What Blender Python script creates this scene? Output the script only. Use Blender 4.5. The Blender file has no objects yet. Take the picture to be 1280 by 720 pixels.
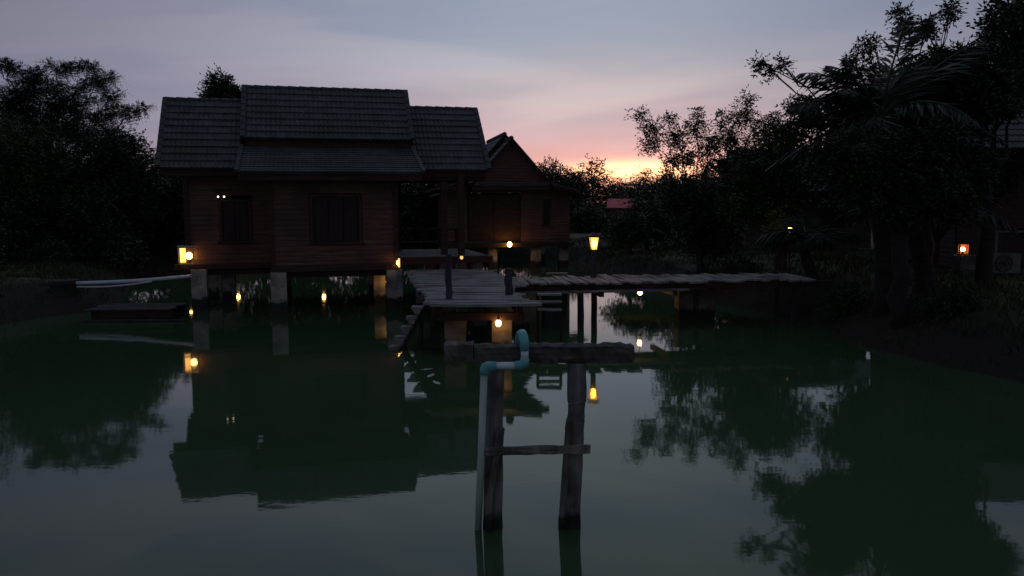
import bpy, math, random
import numpy as np
from mathutils import Vector, Matrix

R = math.radians
scene = bpy.context.scene
col = scene.collection
rng = np.random.default_rng(7)
random.seed(7)

# ------------------------------------------------------------------ camera model (also used to read real positions)
CAM_H, FPX, PITCH, ROLL = 2.4, 1000.0, R(6.0), R(-0.3)


def ray(px, py):
    x = (px - 640) / FPX
    y = -(py - 360) / FPX
    c, s = math.cos(ROLL), math.sin(ROLL)
    x, y = c * x - s * y, s * x + c * y
    return (x, math.cos(PITCH) + y * math.sin(PITCH), -math.sin(PITCH) + y * math.cos(PITCH))


def at(px, py, Y):
    """world point on the sight line of a picture point at the distance Y"""
    r = ray(px, py)
    t = Y / r[1]
    return Vector((t * r[0], Y, CAM_H + t * r[2]))


def atz(px, py, z):
    r = ray(px, py)
    t = (z - CAM_H) / r[2]
    return Vector((t * r[0], t * r[1], z))


# ------------------------------------------------------------------ mesh builder
class MB:
    def __init__(self):
        self.v, self.f = [], []

    def add(self, vs, fs):
        o = len(self.v)
        self.v += [tuple(p) for p in vs]
        self.f += [tuple(i + o for i in f) for f in fs]
        return self

    def box(self, c, s, rot=None, taper=1.0, jit=0.0):
        hx, hy, hz = s[0] / 2, s[1] / 2, s[2] / 2
        vs = []
        for z in (-1, 1):
            k = taper if z > 0 else 1.0
            for x, y in ((-1, -1), (1, -1), (1, 1), (-1, 1)):
                p = Vector((x * hx * k, y * hy * k, z * hz))
                if jit:
                    p += Vector((random.uniform(-jit, jit), random.uniform(-jit, jit), random.uniform(-jit, jit)))
                if rot is not None:
                    p = rot @ p
                vs.append(p + Vector(c))
        return self.add(vs, [(0, 3, 2, 1), (4, 5, 6, 7), (0, 1, 5, 4), (1, 2, 6, 5), (2, 3, 7, 6), (3, 0, 4, 7)])

    def span(self, lo, hi):
        c = [(a + b) / 2 for a, b in zip(lo, hi)]
        return self.box(c, [abs(b - a) for a, b in zip(lo, hi)])

    def bar(self, p, q, w, h, up=(0, 0, 1)):
        """a rectangular bar from p to q"""
        p, q = Vector(p), Vector(q)
        d = (q - p)
        L = d.length
        d.normalize()
        upv = Vector(up)
        if abs(d.dot(upv)) > .98:
            upv = Vector((0, 1, 0))
        s = d.cross(upv).normalized()
        u = s.cross(d).normalized()
        m = Matrix((s, d, u)).transposed()
        return self.box((p + q) / 2, (w, L, h), m)

    def tube(self, pts, rad, n=8, caps=True, wob=0.0):
        pts = [Vector(p) for p in pts]
        if not hasattr(rad, '__len__'):
            rad = [rad] * len(pts)
        rings = []
        prev = None
        for i, p in enumerate(pts):
            d = (pts[min(i + 1, len(pts) - 1)] - pts[max(i - 1, 0)]).normalized()
            if prev is None:
                a = Vector((1, 0, 0)) if abs(d.x) < .9 else Vector((0, 1, 0))
                s = d.cross(a).normalized()
            else:
                s = (prev - d * prev.dot(d)).normalized()
            prev = s
            t = d.cross(s)
            ring = []
            for k in range(n):
                an = 2 * math.pi * k / n
                r = rad[i] * (1 + random.uniform(-wob, wob))
                ring.append(p + s * math.cos(an) * r + t * math.sin(an) * r)
            rings.append(ring)
        vs = [p for r in rings for p in r]
        fs = []
        for i in range(len(pts) - 1):
            for k in range(n):
                a, b = i * n + k, i * n + (k + 1) % n
                fs.append((a, b, b + n, a + n))
        if caps:
            fs.append(tuple(range(n - 1, -1, -1)))
            fs.append(tuple(range((len(pts) - 1) * n, len(pts) * n)))
        return self.add(vs, fs)

    def ball(self, c, r, n=12, m=8, sz=1.0):
        vs, fs = [], []
        for i in range(m + 1):
            th = math.pi * i / m
            for k in range(n):
                an = 2 * math.pi * k / n
                vs.append((c[0] + r * math.sin(th) * math.cos(an), c[1] + r * math.sin(th) * math.sin(an), c[2] + r * sz * math.cos(th)))
        for i in range(m):
            for k in range(n):
                a, b = i * n + k, i * n + (k + 1) % n
                fs.append((a, a + n, b + n, b))
        return self.add(vs, fs)

    def build(self, name, mat, parent=None, smooth=False, loc=None):
        me = bpy.data.meshes.new(name)
        me.from_pydata(self.v, [], self.f)
        me.update()
        if smooth:
            me.polygons.foreach_set('use_smooth', [True] * len(me.polygons))
        if mat:
            me.materials.append(mat)
        o = bpy.data.objects.new(name, me)
        col.objects.link(o)
        if parent:
            o.parent = parent
        if loc:
            o.location = loc
        return o


def mesh_np(name, V, F, mat, parent=None):
    """V (n,3) array, F (m,4) array of quads"""
    me = bpy.data.meshes.new(name)
    me.vertices.add(len(V))
    me.vertices.foreach_set('co', np.asarray(V, dtype=np.float32).ravel())
    F = np.asarray(F, dtype=np.int32)
    m, k = F.shape
    me.loops.add(m * k)
    me.loops.foreach_set('vertex_index', F.ravel())
    me.polygons.add(m)
    me.polygons.foreach_set('loop_start', np.arange(0, m * k, k, dtype=np.int32))
    me.polygons.foreach_set('loop_total', np.full(m, k, dtype=np.int32))
    me.update(calc_edges=True)
    if mat:
        me.materials.append(mat)
    o = bpy.data.objects.new(name, me)
    col.objects.link(o)
    if parent:
        o.parent = parent
    return o


def empty(name, loc=(0, 0, 0), rz=0.0):
    o = bpy.data.objects.new(name, None)
    col.objects.link(o)
    o.location = loc
    o.rotation_euler = (0, 0, rz)
    o.empty_display_size = .2
    return o


def tag(o, label=None, cat=None, group=None, kind=None):
    if label:
        o['label'] = label
    if cat:
        o['category'] = cat
    if group:
        o['group'] = group
    if kind:
        o['kind'] = kind
    return o


def thing(name, label, cat, loc=(0, 0, 0), rz=0.0, group=None):
    return tag(empty(name, loc, rz), label, cat, group)


def copy_tree(o, parent=None):
    c = o.copy()
    col.objects.link(c)
    if parent:
        c.parent = parent
    for ch in list(o.children):
        copy_tree(ch, c)
    return c


# ------------------------------------------------------------------ materials
def new_mat(name):
    m = bpy.data.materials.new(name)
    m.use_nodes = True
    nt = m.node_tree
    nt.nodes.clear()
    out = nt.nodes.new('ShaderNodeOutputMaterial')
    b = nt.nodes.new('ShaderNodeBsdfPrincipled')
    nt.links.new(b.outputs[0], out.inputs[0])
    return m, nt, b


def noise_mat(name, c1, c2, rough=.8, scale=(4, 4, 4), nscale=1.0, detail=6, bump=.0, bscale=None, spec=.3, lo=.35, hi=.65, c3=None, s3=.6, wet=None):
    m, nt, b = new_mat(name)
    N, L = nt.nodes, nt.links
    tc = N.new('ShaderNodeTexCoord')
    mp = N.new('ShaderNodeMapping')
    mp.inputs['Scale'].default_value = scale
    L.new(tc.outputs['Object'], mp.inputs['Vector'])
    nz = N.new('ShaderNodeTexNoise')
    nz.inputs['Scale'].default_value = nscale
    nz.inputs['Detail'].default_value = detail
    nz.inputs['Roughness'].default_value = .62
    L.new(mp.outputs[0], nz.inputs['Vector'])
    rp = N.new('ShaderNodeValToRGB')
    rp.color_ramp.elements[0].position = lo
    rp.color_ramp.elements[0].color = (*c1, 1)
    rp.color_ramp.elements[1].position = hi
    rp.color_ramp.elements[1].color = (*c2, 1)
    L.new(nz.outputs[0], rp.inputs[0])
    src = rp.outputs[0]
    if c3:
        n3 = N.new('ShaderNodeTexNoise')
        n3.inputs['Scale'].default_value = s3
        n3.inputs['Detail'].default_value = 4
        L.new(tc.outputs['Object'], n3.inputs['Vector'])
        r3 = N.new('ShaderNodeValToRGB')
        r3.color_ramp.elements[0].position = .48
        r3.color_ramp.elements[1].position = .66
        L.new(n3.outputs[0], r3.inputs[0])
        mx = N.new('ShaderNodeMix')
        mx.data_type = 'RGBA'
        L.new(r3.outputs[0], mx.inputs['Factor'])
        L.new(src, mx.inputs['A'])
        mx.inputs['B'].default_value = (*c3, 1)
        src = mx.outputs['Result']
    if wet:
        # tide stain: a ragged dark band of algae just above the water
        sp = N.new('ShaderNodeSeparateXYZ')
        L.new(tc.outputs['Object'], sp.inputs[0])
        nw = N.new('ShaderNodeTexNoise')
        nw.inputs['Scale'].default_value = 7
        nw.inputs['Detail'].default_value = 5
        L.new(tc.outputs['Object'], nw.inputs['Vector'])
        ad = N.new('ShaderNodeMath')
        ad.operation = 'MULTIPLY_ADD'
        ad.inputs[1].default_value = -.28
        L.new(nw.outputs[0], ad.inputs[0])
        L.new(sp.outputs[2], ad.inputs[2])
        mr = N.new('ShaderNodeMapRange')
        mr.inputs['From Min'].default_value = wet - .16
        mr.inputs['From Max'].default_value = wet - .10
        mr.inputs['To Min'].default_value = .9
        mr.inputs['To Max'].default_value = 0
        L.new(ad.outputs[0], mr.inputs['Value'])
        mx = N.new('ShaderNodeMix')
        mx.data_type = 'RGBA'
        L.new(mr.outputs[0], mx.inputs['Factor'])
        L.new(src, mx.inputs['A'])
        mx.inputs['B'].default_value = (.016, .018, .012, 1)
        src = mx.outputs['Result']
    L.new(src, b.inputs['Base Color'])
    b.inputs['Roughness'].default_value = rough
    b.inputs['Specular IOR Level'].default_value = spec
    if bump:
        bp = N.new('ShaderNodeBump')
        bp.inputs['Strength'].default_value = bump
        bp.inputs['Distance'].default_value = .02
        L.new(nz.outputs[0], bp.inputs['Height'])
        L.new(bp.outputs[0], b.inputs['Normal'])
    return m


def glow_mat(name, c, s, base=(.8, .7, .5)):
    m, nt, b = new_mat(name)
    b.inputs['Base Color'].default_value = (*base, 1)
    b.inputs['Emission Color'].default_value = (*c, 1)
    b.inputs['Emission Strength'].default_value = s
    return m


def leaf_mat(name, c1, c2):
    m = noise_mat(name, c1, c2, rough=.55, scale=(1, 1, 1), nscale=1.3, detail=5, spec=.25, lo=.3, hi=.7)
    return m


M = {}
M['tile'] = noise_mat('roof_tile', (.05, .05, .058), (.10, .098, .108), .6, (3, 3, 3), 1.4, 8, .15, spec=.35, c3=(.045, .05, .046), s3=.9)
M['tile2'] = noise_mat('roof_tile_far', (.05, .047, .052), (.09, .084, .09), .6, (3, 3, 3), 1.4, 8, .15, spec=.35)
M['ridge'] = noise_mat('ridge_tile', (.05, .049, .056), (.085, .083, .092), .65, (5, 5, 5), 1.4, 6, .1)
M['siding'] = noise_mat('red_brown_siding', (.085, .042, .034), (.19, .10, .082), .75, (1.2, 1.2, 22), 1.6, 7, .2, c3=(.085, .05, .044), s3=1.1)
M['darkwood'] = noise_mat('dark_wood', (.028, .016, .013), (.06, .033, .027), .65, (3, 3, 14), 1.3, 6, .2)
M['redwood'] = noise_mat('red_wood', (.04, .02, .017), (.075, .038, .032), .65, (2, 2, 14), 1.3, 6, .2)
M['shutter'] = noise_mat('shutter_wood', (.02, .012, .011), (.042, .024, .021), .6, (12, 12, 1.5), 1.3, 6, .2)
M['concrete'] = noise_mat('pier_concrete', (.22, .205, .19), (.48, .45, .42), .9, (4, 4, 7), 1.0, 8, .3, c3=(.15, .135, .12), s3=2.2, wet=.26)
M['concrete2'] = noise_mat('rough_concrete', (.10, .092, .08), (.23, .205, .175), .9, (3, 3, 5), 1.0, 8, .3, wet=.2)
M['block'] = noise_mat('grey_block', (.07, .066, .062), (.15, .14, .13), .9, (3, 3, 5), 1.0, 8, .3)
M['plank'] = noise_mat('weathered_plank', (.15, .145, .145), (.37, .355, .35), .8, (1.5, 14, 8), 1.2, 8, .35, spec=.3, c3=(.14, .135, .135), s3=1.6)
M['plankY'] = noise_mat('weathered_cross_plank', (.15, .142, .135), (.38, .36, .34), .8, (14, 1.5, 8), 1.2, 8, .35, spec=.3, c3=(.1, .09, .085), s3=1.6)
M['post'] = noise_mat('weathered_post', (.11, .108, .102), (.29, .282, .27), .85, (16, 16, 1.3), 1.2, 9, .5, c3=(.075, .07, .07), s3=3.0, wet=.10)
M['oldbeam'] = noise_mat('old_beam', (.045, .04, .038), (.16, .148, .14), .85, (1.6, 16, 16), 1.2, 9, .5, c3=(.03, .027, .025), s3=4.0)
M['darkpost'] = noise_mat('dark_post', (.03, .03, .034), (.07, .07, .08), .8, (14, 14, 2), 1.2, 7, .3)
M['bark'] = noise_mat('bark', (.035, .028, .022), (.09, .075, .06), .9, (6, 6, 2), 1.5, 8, .5)
M['palmbark'] = noise_mat('palm_bark', (.016, .014, .013), (.04, .036, .032), .9, (2, 2, 12), 1.5, 6, .4)
M['leafA'] = leaf_mat('leaf_dark', (.016, .028, .013), (.042, .066, .027))
M['leafB'] = leaf_mat('leaf_mid', (.022, .042, .017), (.055, .09, .036))
M['leafC'] = leaf_mat('leaf_brown', (.035, .04, .02), (.07, .075, .035))
M['leafY'] = leaf_mat('leaf_yellow', (.09, .11, .025), (.18, .19, .045))
M['palm'] = leaf_mat('palm_leaf', (.016, .025, .013), (.042, .058, .033))
M['dryleaf'] = leaf_mat('dry_leaf', (.45, .43, .38), (.6, .58, .52))
M['grass'] = leaf_mat('grass_blade', (.03, .042, .016), (.075, .088, .04))
M['teal'] = noise_mat('teal_pvc', (.11, .42, .45), (.15, .50, .52), .4, (6, 6, 6), 1, 4, 0, spec=.5)
M['bluewhite'] = noise_mat('pale_blue_pvc', (.68, .84, .88), (.76, .88, .9), .4, (6, 6, 6), 1, 5, 0, spec=.5)
M['whitepvc'] = noise_mat('stained_white_pvc', (.40, .52, .46), (.60, .70, .64), .45, (8, 8, 2), 1, 6, 0, spec=.5)
M['palepipe'] = noise_mat('pale_pipe', (.48, .54, .62), (.66, .7, .76), .4, (3, 3, 3), 1, 5, 0, spec=.5)
M['redroof'] = noise_mat('red_metal_roof', (.58, .11, .10), (.72, .18, .16), .5, (1, 1, 1), 1, 4)
M['algae'] = noise_mat('algae_concrete', (.022, .024, .018), (.06, .06, .05), .9, (3, 3, 5), 1.0, 8, .3)
M['white'] = noise_mat('dirty_white_metal', (.10, .10, .097), (.17, .17, .165), .6, (3, 3, 3), 1, 5)
M['iron'] = noise_mat('black_iron', (.015, .014, .013), (.04, .036, .032), .5, (8, 8, 8), 1, 4)
M['lampwood'] = noise_mat('lantern_wood', (.45, .38, .3), (.6, .52, .42), .6, (8, 8, 8), 1, 4)
M['plaster'] = noise_mat('old_plaster', (.05, .04, .035), (.10, .082, .07), .9, (1, 1, 2), 1.5, 7, .1)
BULB = glow_mat('lit_bulb', (1.0, .47, .115), 26.0)
BULB_SOFT = glow_mat('lit_bulb_soft', (1.0, .50, .13), 12.0)
BULB_DIM = glow_mat('lit_bulb_dim', (1.0, .52, .14), 8.0)
BULB_FAINT = glow_mat('lit_globe_faint', (1.0, .60, .18), 1.1)
BULB_WHITE = glow_mat('lit_spot', (1.0, .82, .62), 2.6)
SHADE = glow_mat('lit_lantern_pane', (1.0, .50, .13), 1.6)
SHADE_RED = glow_mat('lit_red_pane', (1.0, .16, .03), .40, (.15, .04, .02))


def ground_mat():
    m, nt, b = new_mat('garden_ground')
    N, L = nt.nodes, nt.links
    tc = N.new('ShaderNodeTexCoord')
    n1 = N.new('ShaderNodeTexNoise')
    n1.inputs['Scale'].default_value = .35
    n1.inputs['Detail'].default_value = 8
    n2 = N.new('ShaderNodeTexNoise')
    n2.inputs['Scale'].default_value = 9
    n2.inputs['Detail'].default_value = 6
    L.new(tc.outputs['Object'], n1.inputs['Vector'])
    L.new(tc.outputs['Object'], n2.inputs['Vector'])
    r1 = N.new('ShaderNodeValToRGB')
    e = r1.color_ramp.elements
    e[0].position, e[0].color = .36, (.115, .10, .082, 1)
    e[1].position, e[1].color = .62, (.11, .125, .08, 1)
    L.new(n1.outputs[0], r1.inputs[0])
    mx = N.new('ShaderNodeMix')
    mx.data_type = 'RGBA'
    mx.blend_type = 'MULTIPLY'
    mx.inputs['Factor'].default_value = .7
    r2 = N.new('ShaderNodeValToRGB')
    r2.color_ramp.elements[0].position, r2.color_ramp.elements[0].color = .3, (.5, .5, .5, 1)
    r2.color_ramp.elements[1].position, r2.color_ramp.elements[1].color = .7, (1.3, 1.3, 1.2, 1)
    L.new(n2.outputs[0], r2.inputs[0])
    L.new(r1.outputs[0], mx.inputs['A'])
    L.new(r2.outputs[0], mx.inputs['B'])
    sp = N.new('ShaderNodeSeparateXYZ')
    L.new(tc.outputs['Object'], sp.inputs[0])
    ad = N.new('ShaderNodeMath')
    ad.operation = 'MULTIPLY_ADD'
    ad.inputs[1].default_value = -.5
    L.new(n1.outputs[0], ad.inputs[0])
    L.new(sp.outputs[2], ad.inputs[2])
    mr = N.new('ShaderNodeMapRange')
    mr.inputs['From Min'].default_value = .28
    mr.inputs['From Max'].default_value = .42
    mr.inputs['To Min'].default_value = 1
    mr.inputs['To Max'].default_value = 0
    L.new(ad.outputs[0], mr.inputs['Value'])
    mud = N.new('ShaderNodeMix')
    mud.data_type = 'RGBA'
    L.new(mr.outputs[0], mud.inputs['Factor'])
    L.new(mx.outputs['Result'], mud.inputs['A'])
    mud.inputs['B'].default_value = (.036, .032, .026, 1)
    L.new(mud.outputs['Result'], b.inputs['Base Color'])
    b.inputs['Roughness'].default_value = .95
    b.inputs['Specular IOR Level'].default_value = .1
    bp = N.new('ShaderNodeBump')
    bp.inputs['Strength'].default_value = .6
    bp.inputs['Distance'].default_value = .05
    L.new(n2.outputs[0], bp.inputs['Height'])
    L.new(bp.outputs[0], b.inputs['Normal'])
    return m


def water_mat():
    m, nt, b = new_mat('pond_water')
    N, L = nt.nodes, nt.links
    tc = N.new('ShaderNodeTexCoord')
    n0 = N.new('ShaderNodeTexNoise')
    n0.inputs['Scale'].default_value = .12
    n0.inputs['Detail'].default_value = 3
    L.new(tc.outputs['Object'], n0.inputs['Vector'])
    r0 = N.new('ShaderNodeValToRGB')
    r0.color_ramp.elements[0].position, r0.color_ramp.elements[0].color = .35, (.040, .078, .038, 1)
    r0.color_ramp.elements[1].position, r0.color_ramp.elements[1].color = .65, (.052, .100, .049, 1)
    L.new(n0.outputs[0], r0.inputs[0])
    L.new(r0.outputs[0], b.inputs['Base Color'])
    b.inputs['IOR'].default_value = 1.40
    b.inputs['Specular IOR Level'].default_value = .5
    b.inputs['Roughness'].default_value = .035
    mp = N.new('ShaderNodeMapping')
    mp.inputs['Scale'].default_value = (1.0, 1.7, 1)
    L.new(tc.outputs['Object'], mp.inputs['Vector'])
    n1 = N.new('ShaderNodeTexNoise')
    n1.inputs['Scale'].default_value = 2.2
    n1.inputs['Detail'].default_value = 3
    L.new(mp.outputs[0], n1.inputs['Vector'])
    bp = N.new('ShaderNodeBump')
    bp.inputs['Strength'].default_value = .032
    bp.inputs['Distance'].default_value = .03
    L.new(n1.outputs[0], bp.inputs['Height'])
    L.new(bp.outputs[0], b.inputs['Normal'])
    return m


# ------------------------------------------------------------------ world: dusk overcast with a sunset band
def make_world():
    w = bpy.data.worlds.new('World')
    scene.world = w
    w.use_nodes = True
    nt = w.node_tree
    nt.nodes.clear()
    N, L = nt.nodes, nt.links

    def math_n(op, a, b=None, c=None):
        n = N.new('ShaderNodeMath')
        n.operation = op
        for i, v in enumerate((a, b, c)):
            if v is None:
                continue
            if isinstance(v, (int, float)):
                n.inputs[i].default_value = v
            else:
                L.new(v, n.inputs[i])
        return n.outputs[0]

    def ramp(src, pts):
        r = N.new('ShaderNodeValToRGB')
        e = r.color_ramp.elements
        while len(e) < len(pts):
            e.new(.5)
        for k, (p, c) in zip(e, pts):
            k.position = p
            k.color = (*c, 1)
        L.new(src, r.inputs[0])
        return r.outputs[0]

    def mix(f, a, b, mode='MIX'):
        m = N.new('ShaderNodeMix')
        m.data_type = 'RGBA'
        m.blend_type = mode
        for s, v in (('Factor', f), ('A', a), ('B', b)):
            if isinstance(v, (int, float)):
                m.inputs[s].default_value = v
            elif isinstance(v, tuple):
                m.inputs[s].default_value = (*v, 1)
            else:
                L.new(v, m.inputs[s])
        return m.outputs['Result']

    tc = N.new('ShaderNodeTexCoord')
    sx = N.new('ShaderNodeSeparateXYZ')
    L.new(tc.outputs['Generated'], sx.inputs[0])
    X, Y, Z = sx.outputs
    az = math_n('ARCTAN2', X, Y)                 # 0 towards +Y, positive to the right
    # cloud sheet seen in perspective
    zz = math_n('ADD', math_n('MAXIMUM', Z, 0.0), .09)
    cv = N.new('ShaderNodeCombineXYZ')
    L.new(math_n('DIVIDE', X, zz), cv.inputs[0])
    L.new(math_n('DIVIDE', Y, zz), cv.inputs[1])
    mp = N.new('ShaderNodeMapping')
    mp.inputs['Rotation'].default_value = (0, 0, R(25))
    mp.inputs['Scale'].default_value = (.42, .75, 1)
    mp.inputs['Location'].default_value = (3.1, 1.7, 0)
    L.new(cv.outputs[0], mp.inputs[0])
    nz = N.new('ShaderNodeTexNoise')
    nz.inputs['Scale'].default_value = 1.0
    nz.inputs['Detail'].default_value = 7
    nz.inputs['Roughness'].default_value = .5
    nz.inputs['Distortion'].default_value = .5
    L.new(mp.outputs[0], nz.inputs['Vector'])
    # elevation, wobbled a little by the clouds so that no band is ruler straight
    # long soft streaks that climb to the right
    c2 = N.new('ShaderNodeCombineXYZ')
    L.new(math_n('MULTIPLY', az, 1.5), c2.inputs[0])
    L.new(math_n('SUBTRACT', math_n('MULTIPLY', Z, 9.0), math_n('MULTIPLY', az, .75)), c2.inputs[1])
    n2 = N.new('ShaderNodeTexNoise')
    n2.inputs['Scale'].default_value = 1.35
    n2.inputs['Detail'].default_value = 5
    n2.inputs['Roughness'].default_value = .45
    n2.inputs['Distortion'].default_value = .8
    m2 = N.new('ShaderNodeMapping')
    m2.inputs['Location'].default_value = (4.3, 2.2, .4)
    L.new(c2.outputs[0], m2.inputs[0])
    L.new(m2.outputs[0], n2.inputs['Vector'])
    zw = math_n('ADD', math_n('ADD', Z, math_n('MULTIPLY', math_n('SUBTRACT', nz.outputs[0], .5), .03)), math_n('MULTIPLY', math_n('SUBTRACT', n2.outputs[0], .5), math_n('MINIMUM', math_n('MULTIPLY', Z, 1.0), .13)))
    away = ramp(zw, [(0, (.275, .23, .27)), (.08, (.225, .21, .272)), (.15, (.178, .178, .248)), (.25, (.143, .153, .212)), (1, (.117, .14, .185))])
    sun = ramp(zw, [(0, (.56, .22, .16)), (.058, (.48, .25, .225)), (.078, (.40, .262, .255)), (.098, (.335, .245, .25)), (.14, (.275, .24, .25)), (.19, (.207, .218, .252)), (.3, (.162, .194, .22)), (1, (.117, .14, .185))])
    da = math_n('SUBTRACT', az, R(6.5))
    f = math_n('POWER', 2.718, math_n('MULTIPLY', math_n('POWER', math_n('ABSOLUTE', math_n('DIVIDE', da, R(24))), 2.0), -1.0))
    base = mix(f, away, sun)
    cl = N.new('ShaderNodeMapRange')
    cl.interpolation_type = 'SMOOTHSTEP'
    cl.inputs['From Min'].default_value = .40
    cl.inputs['From Max'].default_value = .64
    cl.inputs['To Min'].default_value = .0
    cl.inputs['To Max'].default_value = 1.0
    L.new(math_n('ADD', math_n('MULTIPLY', nz.outputs[0], .35), math_n('MULTIPLY', n2.outputs[0], .65)), cl.inputs['Value'])
    lightc = mix(1.0, base, (1.17, 1.10, 1.07), 'MULTIPLY')
    darkc = mix(1.0, base, (.78, .85, .92), 'MULTIPLY')
    sky = mix(cl.outputs[0], darkc, lightc)
    # brighter in the west, dim in the east behind the viewer
    br = math_n('ADD', .84, math_n('MULTIPLY', 1.42, math_n('POWER', 2.718, math_n('MULTIPLY', math_n('POWER', math_n('ABSOLUTE', math_n('DIVIDE', math_n('SUBTRACT', az, R(3)), R(33))), 2.0), -1.0))))
    cb = N.new('ShaderNodeCombineXYZ')
    for k in range(3):
        L.new(br, cb.inputs[k])
    sky = mix(1.0, sky, cb.outputs[0], 'MULTIPLY')
    # the last light on the horizon
    gx = math_n('POWER', math_n('ABSOLUTE', math_n('DIVIDE', math_n('SUBTRACT', az, R(8.6)), R(4.2))), 2.0)
    gz = math_n('POWER', math_n('ABSOLUTE', math_n('DIVIDE', math_n('SUBTRACT', Z, .040), .0105)), 2.0)
    g = math_n('POWER', 2.718, math_n('MULTIPLY', math_n('ADD', gx, gz), -1.0))
    glow = mix(g, (0, 0, 0), (2.0, 1.10, .30))
    sky = mix(1.0, sky, glow, 'ADD')
    ns = N.new('ShaderNodeTexSky')
    ns.sky_type = 'NISHITA'
    ns.sun_disc = False
    ns.sun_elevation = R(1.0)
    ns.sun_rotation = R(7.5)
    b1 = N.new('ShaderNodeBackground')
    L.new(sky, b1.inputs['Color'])
    b1.inputs['Strength'].default_value = .95
    b2 = N.new('ShaderNodeBackground')
    L.new(ns.outputs[0], b2.inputs['Color'])
    b2.inputs['Strength'].default_value = .05
    ms = N.new('ShaderNodeMixShader')
    ms.inputs[0].default_value = .07
    L.new(b1.outputs[0], ms.inputs[1])
    L.new(b2.outputs[0], ms.inputs[2])
    out = N.new('ShaderNodeOutputWorld')
    L.new(ms.outputs[0], out.inputs[0])


make_world()

# ------------------------------------------------------------------ ground and water
POND = np.array([(-6, 3.2), (6.8, 3.0), (8.6, 6.5), (6.9, 10.2), (6.25, 12.0), (5.85, 13.7), (6.05, 16.0), (5.3, 18.0), (4.6, 20.2),
                 (4.0, 23.2), (2.6, 24.0), (2.3, 27.5), (2.6, 33.5), (-2, 36.5), (-8, 33.0), (-12.5, 27.0), (-10.6, 21.6), (-9.5, 18.6), (-10.3, 16.4), (-11.8, 12), (-10, 6.5)])


def pond_sd(P):
    """signed distance to the pond outline, negative in the water"""
    n = len(POND)
    d = np.full(len(P), 1e9)
    inside = np.zeros(len(P), bool)
    for i in range(n):
        a, b = POND[i], POND[(i + 1) % n]
        e = b - a
        w = P - a
        t = np.clip((w @ e) / (e @ e), 0, 1)
        q = w - t[:, None] * e
        d = np.minimum(d, np.hypot(q[:, 0], q[:, 1]))
        c = ((a[1] > P[:, 1]) != (b[1] > P[:, 1])) & (P[:, 0] < (b[0] - a[0]) * (P[:, 1] - a[1]) / (b[1] - a[1] + 1e-12) + a[0])
        inside ^= c
    return np.where(inside, -d, d)


def hnoise(P, s, seed):
    r = np.random.default_rng(seed)
    o = np.zeros(len(P))
    for k in range(7):
        a = r.uniform(0, 2 * math.pi)
        fr = s * r.uniform(.6, 2.0)
        o += np.sin((P[:, 0] * math.cos(a) + P[:, 1] * math.sin(a)) * fr + r.uniform(0, 6.28))
    return o / 7


def ground_h(P):
    P = np.asarray(P, float).reshape(-1, 2)
    d = pond_sd(P) + .35 * hnoise(P, 1.6, 3)
    h = np.where(d < 0, np.maximum(d * .6, -1.0), 0.78 * (1 - np.exp(-np.maximum(d, 0) / 1.1)))
    h = h + np.where(d > 0, np.minimum(d, 1.5) * .05 * hnoise(P, 2.5, 5), 0)
    far = np.hypot(P[:, 0], P[:, 1])
    h = h - np.where(d > 6, np.clip((d - 6) / 40, 0, 1) * .25, 0)
    h = h + np.clip((far - 150) / 400, 0, 1) * 2.0
    near = np.clip((3.2 - P[:, 1]) / 1.0, 0, 1)
    return h


def gz(x, y):
    return float(ground_h([(x, y)])[0])


def axis(lo, hi, step, out_lo, out_hi):
    a = list(np.arange(lo, hi + 1e-6, step))
    s = step
    b = a[-1]
    while b < out_hi:
        s *= 1.35
        b += s
        a.append(b)
    s = step
    b = a[0]
    while b > out_lo:
        s *= 1.35
        b -= s
        a.insert(0, b)
    return np.array(a)


xs, ys = axis(-17, 15, .3, -900, 900), axis(-2, 40, .3, -60, 1500)
GX, GY = np.meshgrid(xs, ys)
PP = np.stack([GX.ravel(), GY.ravel()], 1)
HH = ground_h(PP)
nx, ny = len(xs), len(ys)
I = (np.arange(ny - 1)[:, None] * nx + np.arange(nx - 1)[None, :]).ravel()
g = mesh_np('ground', np.column_stack([PP, HH]), np.column_stack([I, I + 1, I + 1 + nx, I + nx]), ground_mat())
g.data.polygons.foreach_set('use_smooth', [True] * len(g.data.polygons))
tag(g, 'dark grassy garden ground and pond banks', None, kind='structure')
mw = MB().add([(-22, -1, 0), (16, -1, 0), (16, 44, 0), (-22, 44, 0)], [(0, 1, 2, 3)])
tag(mw.build('water', water_mat()), 'still dark green pond water', None, kind='structure')


# ------------------------------------------------------------------ foliage
def frame(d):
    d = d / np.linalg.norm(d, axis=1, keepdims=True)
    a = np.where(np.abs(d[:, 2:3]) < .9, np.array([[0., 0, 1]]), np.array([[1., 0, 0]]))
    s = np.cross(d, a)
    s /= np.linalg.norm(s, axis=1, keepdims=True)
    return d, s, np.cross(s, d)


def leaf_quads(c, d, n, ln, wd):
    """rhombic leaves at c, along d, facing n; ln and wd arrays"""
    s = np.cross(d, n)
    s /= np.linalg.norm(s, axis=1, keepdims=True) + 1e-9
    ln, wd = ln[:, None], wd[:, None]
    V = np.stack([c, c + d * ln * .45 + s * wd * .5, c + d * ln, c + d * ln * .45 - s * wd * .5], 1).reshape(-1, 3)
    F = np.arange(len(V)).reshape(-1, 4)
    return V, F


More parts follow.
